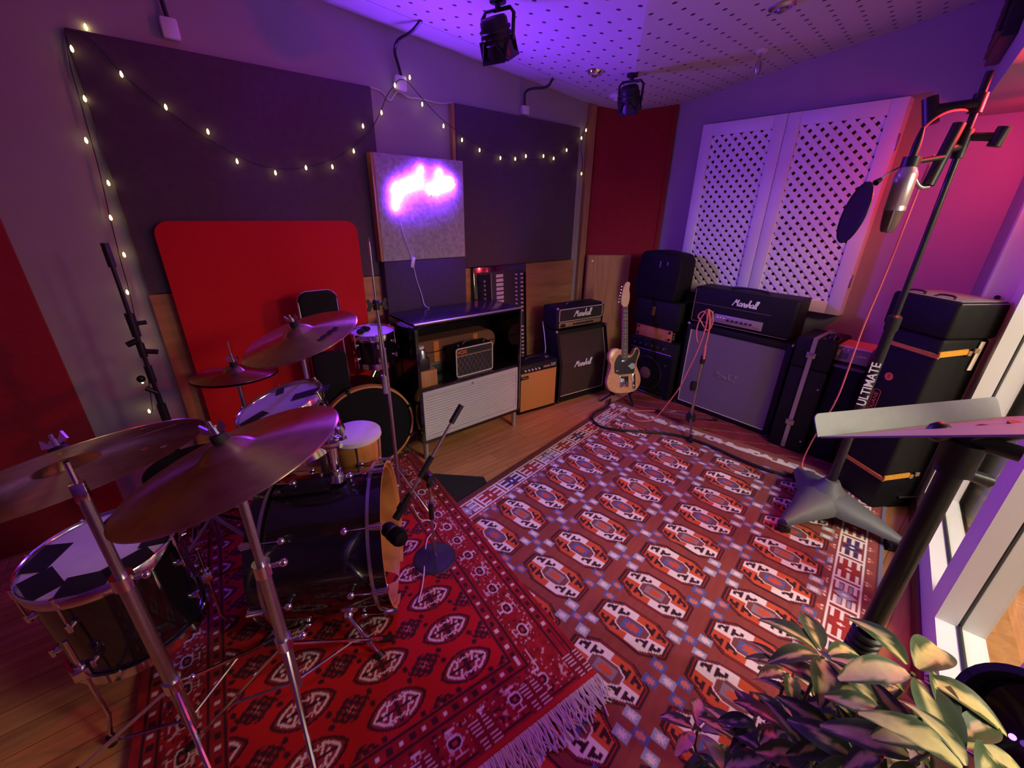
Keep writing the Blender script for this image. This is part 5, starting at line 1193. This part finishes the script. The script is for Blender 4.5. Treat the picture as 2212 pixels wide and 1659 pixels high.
# toms
drum('rack_tom', 'tilted black rack tom with pink lit head behind the front cymbals', (.219, 1.642, .89), (-.27, .076, 1), .160, .20, 'gloss', 6, patches=((.72, R(195), .09, .035), (.80, R(75), .06, .02), (.80, R(-30), .14, .035)))
ft = drum('floor_tom', 'black floor tom with five black tape patches at the lower left', (-.36, 1.576, .574), (-.023, -.026, 1), .195, .36, 'gloss', 8, patches=tuple((.78, R(a), .075, .075) for a in (-160, -110, -70, -20, 150, 60)))
for a in (-120, 0, 120):
    c_ = V((-.36, 1.576, 0)); d = V((math.cos(R(a)), math.sin(R(a)), 0)); g = G(); p = c_+d*.212
    g.cyl(p+V((0, 0, .44)), p+V((0, 0, .10)), .006, n=10); g.cyl(p+V((0, 0, .10)), p+d*.03+V((0, 0, .02)), .006, n=10); l_ = obj('leg', g, 'chrome', ft, True)
    g = G(); g.cyl(p+d*.027+V((0, 0, .035)), p+d*.031+V((0, 0, .001)), .012, n=12); obj('rubber_foot', g, 'black', l_, True)
    g = G(); g.cyl(p+V((0, 0, .28)), p+V((0, 0, .34)), .013, n=12); g.box(p.x-.02, p.x+.02, p.y-.02, p.y+.02, .29, .33, .006); obj('leg_bracket', g, 'chrome', ft, True)
# hand drum behind the bass drum
t = thing('hand_drum', 'small amber wooden hand drum with white head behind the bass drum', 'drum', (.505, 1.745, 0)); c = (.505, 1.745, 0)
g = G(); g.lathe([(.103, .612), (.108, .60), (.108, .55), (.100, .42), (.085, .28), (.075, .05), (.09, .03), (.09, .0), (.08, 0)], 44, c); obj('shell', g, 'shellwood', t, True)
g = G(); g.lathe([(0, .622), (.104, .622), (.114, .616), (.116, .596), (.110, .594), (.106, .612)], 44, c); obj('drumhead', g, 'head', t, True)
for k in range(6):
    a = k*PI/3+.2; g = G(); p = V(c)+V((math.cos(a)*.112, math.sin(a)*.112, .60)); q_ = V(c)+V((math.cos(a)*.106, math.sin(a)*.106, .49)); g.cyl(p, q_, .0035, n=8); g.ball(q_, .009, n=10); obj('lug', g, 'steel', t, True)
# cymbals
def cymbal(name, label, c, nrm, R_, m, bell=.058, holes=None, flat=.03, cat='cymbal', group='cymbals of the drum kit'):
    T = frame(c, nrm, (1, -.6, 0)); t = thing(name, label, cat, mtx=T, group=group)
    prof = []; nr = 90 if holes else 36
    for k in range(nr+1):
        s = k/nr; r_ = .007+(R_-.007)*s
        z = flat*(1-(r_/R_)**1.7)
        if r_ < bell: z += .022*math.cos(PI/2*(r_/bell)**1.6)
        prof.append((r_, z))
    n = 240 if holes else 96
    g = G(); g.T = T; g.lathe(prof, n)
    if holes:
        Ti = T.inverted(); dead = []
        for f_ in g.bm.faces:
            p = Ti @ f_.calc_center_median()
            for (r0_, a0, L_, w_) in holes:
                u_ = p.x*math.cos(a0)+p.y*math.sin(a0); v_ = -p.x*math.sin(a0)+p.y*math.cos(a0)
                du_ = max(0, abs(u_-r0_)-L_/2); 
                if math.hypot(du_, v_) < w_/2: dead.append(f_); break
        bmesh.ops.delete(g.bm, geom=dead, context='FACES')
    o = obj('plate', g, m, t, True, ang=70)
    md = o.modifiers.new('thick', 'SOLIDIFY'); md.thickness = .0014; md.offset = -1
    top = flat+.022
    g = G(); g.T = T; g.cyl((0, 0, top-.01), (0, 0, top+.016), .017, .016, n=20); obj('felt', g, 'gaffer', t, True)
    g = G(); g.T = T; g.cyl((0, 0, top+.01), (0, 0, top+.048), .004, n=10); g.cyl((0, 0, top+.018), (0, 0, top+.034), .009, n=14); g.prism([(-.026, .006), (-.022, .026), (-.010, .010), (.010, .010), (.022, .026), (.026, .006), (0, -.004)], -.0035, .0035, Matrix(((1, 0, 0, 0), (0, 0, -1, 0), (0, 1, 0, top+.02), (0, 0, 0, 1)))); obj('wing_nut', g, 'chrome', t, True)
    return t, T @ V((0, 0, flat+.0))
def cymstand(label, c, T_top, hubz, feetr, a0, thick=1., group='cymbal stands'):
    x, y = T_top.x, T_top.y; zt_ = T_top.z
    t = thing('cymbal_stand', label, 'cymbal stand', (x, y, 0), group=group)
    g = G(); g.cyl((x, y, zt_-.07), T_top+V((0, 0, .004)), .006, n=10); g.box(x-.013, x+.013, y-.011, y+.011, zt_-.10, zt_-.05, .004); obj('tilter', g, 'chrome', t, True)
    g = G(); g.cyl((x, y, zt_-.36), (x, y, zt_-.09), .0095*thick, n=16); obj('upper_tube', g, 'steel', t, True)
    g = G(); g.cyl((x, y, hubz-.18), (x, y, zt_-.34), .0135*thick, n=18); obj('lower_tube', g, 'steel', t, True)
    for zz in (zt_-.345, hubz+.01):
        g = G(); g.cyl((x, y, zz-.02), (x, y, zz+.018), .019*thick, n=18); g.cyl((x, y, zz), (x+.04, y-.012, zz), .006, n=8); g.ball((x+.045, y-.013, zz), .011, n=10); obj('clamp', g, 'chrome', t, True)
    for k in range(3):
        a = R(a0+120*k); e = V((x+feetr*math.cos(a), y+feetr*math.sin(a), .036)); g = G(); g.tube([(x, y, hubz), e], .0068, 8); m_ = V((x, y, hubz-.16)); g.tube([m_, V((x, y, hubz))*.42+e*.58], .0045, 6); l_ = obj('leg', g, 'chrome', t, True)
        g = G(); d = (e-V((x, y, hubz))).normalized(); g.cyl(e-d*.05, e+d*.012, .012, .014, n=12); obj('rubber_foot', g, 'black', l_, True)
    return t
HL = [(.165, R(a), .085, .011) for a in (8, 128, 248)]+[(r_, R(a), 0., .012) for a in (-52, 68, 188) for r_ in (.15, .195)]+[(.20, R(a), 0., .010) for a in (-15, 105, 225)]
_, p = cymbal('ride_cymbal', 'large slotted bronze cymbal at the left edge in front of the floor tom', (-.258, 1.169, 1.035), (-.224, .70, 1), .25, 'cym', holes=HL); cymstand('chrome cymbal stand under the large slotted cymbal at the left', None, p, .30, .33, -80, 1.25)
_, p = cymbal('crash_cymbal', 'big bronze cymbal in the front centre above the bass drum', (.019, .968, 1.066), (-.249, .171, 1), .23, 'cym'); cymstand('chrome cymbal stand with its tripod on the red rug before the bass drum', None, p, .47, .36, -95, 1.1)
_, p = cymbal('crash_cymbal', 'bronze cymbal with dark printing in front of the red screen', (.362, 1.776, 1.092), (-.299, -.025, 1), .23, 'cym'); cymstand('chrome cymbal stand half hidden behind the rack tom', None, p, .32, .30, 40)
T1 = frame((.362, 1.776, 1.092), (-.299, -.025, 1), (1, -.6, 0))
lt = bpy.data.objects[[o.name for o in bpy.data.objects if o.name.startswith('crash_cymbal')][-1]]
g = G()
for k in range(9):
    u_ = .05+k*.011; g.T = T1 @ Matrix.Rotation(R(-28), 4, 'Z') @ Matrix.Translation(V((.155+.004*math.sin(k*2), -.05+k*.012, .0165-.00*k))); g.box(-.014, .014, -.004, .003, 0, .0006); g.box(-.004, .002, -.005, .006, 0, .0006, rot=Matrix.Rotation(.5*k, 3, 'Z'))
g.T = Matrix.Identity(4); obj('printing', g, 'gaffer', lt, True)
hc = V((.143, 2.225, .842)); hn = V((.03, .06, 1))
th, p = cymbal('hi_hat', 'dark pair of hi-hat cymbals in front of the red screen', hc, hn, .178, 'cymdark', .05, flat=.018, cat='hi-hat')
g = G(); g.T = frame(hc, hn); g.lathe([(.01, -.028), (.05, -.026), (.178, -.010), (.178, -.008), (.05, -.02), (.01, -.02)], 72); obj('bottom_cymbal', g, 'gloss', th, True)
t = thing('hi_hat_stand', 'chrome stand carrying the dark hi-hat cymbals', 'hi-hat stand', (hc.x, hc.y, 0))
g = G(); g.cyl((hc.x, hc.y, .30), (hc.x, hc.y, .81), .010, n=14); g.cyl((hc.x, hc.y, .06), (hc.x, hc.y, .32), .0135, n=14); g.cyl((hc.x, hc.y, .80), (hc.x, hc.y, 1.0), .003, n=8); g.cyl((hc.x, hc.y, .925), (hc.x, hc.y, .945), .009, n=12); obj('rod', g, 'steel', t, True)
for k in range(3):
    a = R(20+120*k); g = G(); e = V((hc.x+.24*math.cos(a), hc.y+.24*math.sin(a), .018)); g.tube([(hc.x, hc.y, .26), e], .007, 8); g.tube([(hc.x, hc.y, .08), V((hc.x, hc.y, .26))*.4+e*.6], .004, 6); g.cyl(e-V((0, 0, .017)), e+V((0, 0, .01)), .012, n=10); obj('leg', g, 'chrome', t, True)
# drum stool and folded chair
t = thing('drum_stool', 'round black drum stool behind the front cymbals', 'stool', (-.10, 2.02, 0)); c = (-.10, 2.02, 0)
g = G(); g.lathe([(0, .56), (.15, .56), (.175, .545), (.178, .52), (.17, .48), (0, .475)], 40, c); obj('seat', g, 'soft', t, True)
g = G(); g.cyl((-.10, 2.02, .1), (-.10, 2.02, .48), .014, n=14); obj('post', g, 'steel', t, True)
for k in range(3):
    a = R(80+120*k); g = G(); g.tube([(-.10, 2.02, .26), (-.10+.25*math.cos(a), 2.02+.25*math.sin(a), .036)], .009, 8); obj('leg', g, 'steel', t, True)
t = thing('folding_chair', 'folded black padded chair with chrome frame in front of the red screen', 'chair', (.62, 2.46, 0))
g = G(); g.prism(rrect(.525, .715, .86, 1.140, .045, 6), -2.475, -2.445, XZ); obj('backrest', g, 'soft', t, True)
g = G(); ps = [V((x, 2.46, z)) for x, z in rrect(.517, .723, .85, 1.148, .052, 6)]; g.tube(ps[:15], .007, 8); g.tube([(.517, 2.46, 1.096), (.515, 2.45, .5), (.50, 2.40, .008)], .007, 8); g.tube([(.723, 2.46, 1.096), (.725, 2.45, .5), (.735, 2.40, .008)], .007, 8); obj('frame', g, 'chrome', t, True)
g = G(); g.prism(rrect(.53, .712, .42, .80, .03, 5), -2.445, -2.405, XZ); obj('seat', g, 'soft', t, True)
# spare drums in front of the black cabinet
sk = V((.765, 2.315, .295)); sa = V((math.cos(R(-97)), math.sin(R(-97)), 0)); KM2 = frame(sk, sa, (0, 0, 1))
t = thing('spare_bass_drum', 'black bass drum with a bare wood hoop standing left of the black cabinet', 'drum', mtx=KM2); T0 = KM2
g = lg(); g.lathe([(.268, -.015), (.268, -.26), (.258, -.26)], 64); obj('shell', g, 'gloss', t, True)
g = lg(); g.lathe([(.272, 0), (.284, 0), (.284, -.04), (.272, -.04), (.272, 0)], 72); obj('hoop', g, 'natural', t, True)
g = lg(); g.lathe([(0, -.01), (.272, -.01), (.272, -.016), (0, -.016)], 56); obj('drumhead', g, 'soft', t, True)
for k in range(8):
    a = k*PI/4+.35; T1 = KM2 @ Matrix.Rotation(a, 4, 'Z'); g = lg(T1); g.box(.270, .292, -.012, .012, -.02, .004, .003); g.cyl((.291, 0, -.01), (.281, 0, -.12), .003, n=6); g.ball((.276, 0, -.12), .012, n=10); obj('claw', g, 'black', t, True)
for s_ in (-1, 1):
    g = G(); g.cyl(sk+V((s_*.2, .1, -.2)), (sk.x+s_*.27, sk.y-.02, .008), .008, n=10); obj('spur', g, 'steel', t, True)
drum('small_tom', 'small black tom with white head on top of the spare bass drum', (.905, 2.45, .872), (-.02, -.03, 1), .134, .20, 'gloss', 6)
g = G(); g.cyl((.905, 2.45, .62), (.905, 2.45, .672), .03, n=16); g.cyl((.86, 2.43, .585), (.905, 2.45, .64), .016, n=12); tag(obj('tom_bracket', g, 'chrome'), 'short chrome bracket between the spare bass drum and the small tom', 'drum hardware')
t = thing('maracas', 'pair of black egg shakers lying on the small tom', 'shakers', (.88, 2.44, .874))
for dx, dy, an in ((-.045, -.01, .4), (.0, .03, -.5)):
    g = G(); g.ball((0, 0, 0), .02, (1.5, .9, .85), 16); g.bm.transform(Matrix.Translation(V((.87+dx, 2.44+dy, .890))) @ Matrix.Rotation(an, 4, 'Z')); obj('shaker', g, 'soft', t, True)
# tall thin chrome boom stand
bx2, by2 = .720, 1.866
t = thing('boom_stand', 'tall thin chrome boom stand with counterweight beside the black cabinet', 'cymbal stand', (bx2, by2, 0))
g = G(); g.cyl((bx2+.012, by2-.006, .03), (bx2+.012, by2-.006, .95), .0095, n=14); g.cyl((bx2+.012, by2-.006, .9), (bx2, by2, 1.17), .007, n=12); obj('post', g, 'steel', t, True)
g = G(); g.cyl((bx2, by2, .80), (bx2, by2, 1.44), .006, n=12); g.cyl((bx2, by2, 1.43), (bx2, by2, 1.458), .0035, n=8); obj('boom', g, 'chrome', t, True)
g = G(); g.cyl((bx2, by2, .715), (bx2, by2, .81), .0155, n=18); obj('counterweight', g, 'alu', t, True)
g = G(); g.cyl((bx2, by2, 1.14), (bx2, by2, 1.185), .015, n=16); g.cyl((bx2-.03, by2, 1.165), (bx2+.03, by2, 1.165), .008, n=10)
for s_ in (-1, 1): g.prism([(0, 0), (.018*s_, .03), (.03*s_, .022), (.022*s_, 0), (.03*s_, -.022), (.018*s_, -.03)], -.003, .003, facem((bx2+s_*.02, by2-.012, 1.165), (1, 0, 0), (0, 0, 1)))
obj('wing_clamp', g, 'black', t, True)
for k in range(3):
    a = R(-70+120*k); g = G(); g.tube([(bx2+.012, by2, .26), (bx2+.012+.22*math.cos(a), by2+.22*math.sin(a), .042)], .007, 8); obj('leg', g, 'chrome', t, True)
# small round based stand with the bass drum microphone
t = thing('short_microphone_stand', 'short boom stand on a round blue black base in front of the bass drum', 'microphone stand', (.678, 1.376, .03))
x, y = .678, 1.376
g = G(); g.lathe([(0, .052), (.02, .05), (.03, .044), (.085, .036), (.100, .031), (.102, .029), (0, .029)], 44, (x, y, 0)); obj('round_base', g, 'base', t, True)
g = G(); g.cyl((x, y, .05), (x, y, .47), .0065, n=12); obj('pole', g, 'steel', t, True)
g = G(); g.cyl((x, y, .27), (x, y, .36), .0125, n=14); obj('grip', g, 'black', t, True)
lo_, mid, hi_ = pix(879, 1079, 1.475), pix(920, 1008, 1.525), pix(979, 909, 1.62)
bd_ = (mid-lo_).normalized(); hi_ = lo_+bd_*.46
g = G(); g.cyl(lo_, hi_, .0062, n=12); obj('boom', g, 'steel', t, True)
g = G(); g.cyl(hi_-bd_*.09, hi_, .0125, n=14); obj('boom_grip', g, 'black', t, True)
g = G(); g.cyl(mid-bd_*.05, mid+bd_*.05, .013, n=14); g.cyl((x, y, .45), (x, y, .50), .013, n=14); g.cyl((x, y, .49), mid-bd_*.02, .012, n=12); g.lathe([(0, .012), (.024, .010), (.024, -.01), (0, -.012)], 18, rot=Matrix.Rotation(PI/2, 3, 'Y')) ; obj('clutch', g, 'black', t, True) if False else None
g2 = G(); g2.cyl(mid-bd_*.05, mid+bd_*.05, .013, n=14); g2.cyl((x, y, .45), (x, y, .50), .013, n=14); g2.cyl((x, y, .49), mid-bd_*.015, .012, n=12); g2.cyl(V((x, y, .495))-rt*.02, V((x, y, .495))+rt*.022, .022, n=18); obj('clutch', g2, 'black', t, True); g.bm.free()
g = G(); g.cyl((x, y, .495), V((x, y, .488))+rt*.055+V((.0, 0, -.01)), .003, n=8); g.ball(V((x, y, .488))+rt*.058+V((0, 0, -.01)), .006, n=10); obj('lever', g, 'chrome', t, True)
t = thing('bass_drum_microphone', 'fat black microphone on a short boom pointing into the bass drum', 'microphone', lo_)
mc = pix(850, 1152, 1.435); g = G(); g.cyl(lo_+bd_*.03, lo_-bd_*.09, .012, .017, n=16); g.cyl(lo_-bd_*.02, lo_-bd_*.05, .021, n=16); obj('clip', g, 'black', t, True)
md_ = (rt*1.0+V((0, 0, .12))).normalized()
g = G(); g.T = frame(mc, md_); g.lathe([(0, -.055), (.028, -.055), (.032, -.045), (.032, .02), (.036, .025), (.036, .05), (.030, .064), (.018, .070), (0, .072)], 30); obj('body', g, 'soft', t, True)
g = G(); g.T = frame(mc, md_); g.lathe([(.0325, -.01), (.035, -.008), (.035, .004), (.0325, .006)], 30); g.prism([(.03, -.01), (.05, -.004), (.05, .004), (.03, .006)], -.01, .01); obj('mount', g, 'black', t, True)
cable('white_cable', 'thin pale cable looping on the red rug beside the bass drum', [(.62, 1.45, .33), (.70, 1.55, .12), (.78, 1.62, .04), (.80, 1.56, .036), (.74, 1.52, .036), (.70, 1.50, .036), (.64, 1.40, .036), (.56, 1.27, .036), (.50, 1.20, .036)], .0028, 'whitecable')
# black microphone stand at the back left
x, y = -.158, 2.295
t = thing('microphone_stand', 'black telescopic microphone stand in front of the string lights at the left', 'microphone stand', (x, y, 0))
g = G(); g.cyl((x, y, .02), (x, y, .80), .011, n=14); g.cyl((x, y, .80), (x, y, 1.07), .0085, n=12); g.cyl((x, y, 1.07), (x, y, 1.43), .0075, n=12); obj('tubes', g, 'blackmetal', t, True)
g = G(); g.cyl((x, y, 1.345), (x, y, 1.435), .013, n=14); obj('grip', g, 'black', t, True)
g = G(); g.cyl((x, y, 1.06), (x, y, 1.16), .015, .017, n=14); g.cyl((x, y, 1.115), (x+.045, y, 1.115), .009, n=10); g.cyl((x-.04, y, 1.03), (x, y, 1.045), .012, n=10); obj('upper_clutch', g, 'black', t, True)
g = G(); g.cyl((x, y, .995), (x+.05, y-.01, .985), .011, n=10); g.cyl((x, y, .97), (x, y, 1.03), .014, n=12); obj('mid_clutch', g, 'black', t, True)
g = G(); g.cyl((x, y, .85), (x, y, .93), .014, n=12); g.ball((x-.035, y, .875), .016, n=12); g.cyl((x, y, .80), (x-.03, y, .83), .010, n=10); obj('lower_clutch', g, 'black', t, True)
g = G(); g.cyl((x, y, .62), (x, y, .745), .017, n=14); obj('lower_grip', g, 'black', t, True)
for k in range(3):
    a = R(90+120*k); g = G(); g.tube([(x, y, .14), (x+.24*math.cos(a), y+.24*math.sin(a), .042 if k else .012)], .008, 8); obj('leg', g, 'blackmetal', t, True)
# ================================================================== LIGHT
def area(name, loc, target, col, power, sx_, sy_, spread=PI):
    l = bpy.data.lights.new(name, 'AREA'); l.shape = 'RECTANGLE'; l.size, l.size_y = sx_, sy_; l.color = col; l.energy = power; l.spread = spread
    o = bpy.data.objects.new(name, l); COL.objects.link(o); o.location = loc; o.rotation_euler = (V(target)-V(loc)).to_track_quat('-Z', 'Y').to_euler(); return o
def spotl(name, loc, target, col, power, size, blend=.5, rad=.05):
    l = bpy.data.lights.new(name, 'SPOT'); l.color = col; l.energy = power; l.spot_size = size; l.spot_blend = blend; l.shadow_soft_size = rad
    o = bpy.data.objects.new(name, l); COL.objects.link(o); o.location = loc; o.rotation_euler = (V(target)-V(loc)).to_track_quat('-Z', 'Y').to_euler(); return o
RED = (1., .035, .05); WARM = (1., .83, .62); VIO = (.2, .03, 1.)
# red stage lamp under the bulkhead near the right wall, and the control room ceiling light
def pt(name, loc, col, p, rad):
    l = bpy.data.lights.new(name, 'POINT'); l.color = col; l.energy = p; l.shadow_soft_size = rad
    o = bpy.data.objects.new(name, l); COL.objects.link(o); o.location = loc; return o
spotl('red_wall_lamp', (3.10, .10, 1.95), (3.75, .2, 1.55), RED, 30., R(165), 1., .05)
spotl('red_stage_lamp', (2.70, .08, 2.02), (.55, 1.35, .45), RED, 75., R(105), .5, .05)
q = PM @ V((-1.25, -1.6, 2.15)); q2 = PM @ V((-.9, .9, .0)); area('control_room_light', q, q2, WARM, 34., .9, .5, R(120))
q = PM @ V((-1.6, -1.2, 2.44)); area('control_room_downlight', q, (q.x, q.y, 0), WARM, 55., 1., .5)
W = bpy.data.worlds.new('world'); S.world = W; W.use_nodes = True
W.node_tree.nodes['Background'].inputs[0].default_value = (.4, .1, .5, 1); W.node_tree.nodes['Background'].inputs[1].default_value = .004
vs = S.view_settings; S.display_settings.display_device = 'sRGB'; vs.view_transform = 'Standard'; vs.look = 'None'; vs.exposure = -.2; vs.gamma = 1.; vs.use_curve_mapping = False
S.cycles.use_denoising = True; S.cycles.max_bounces = 8; S.cycles.sample_clamp_indirect = 6.
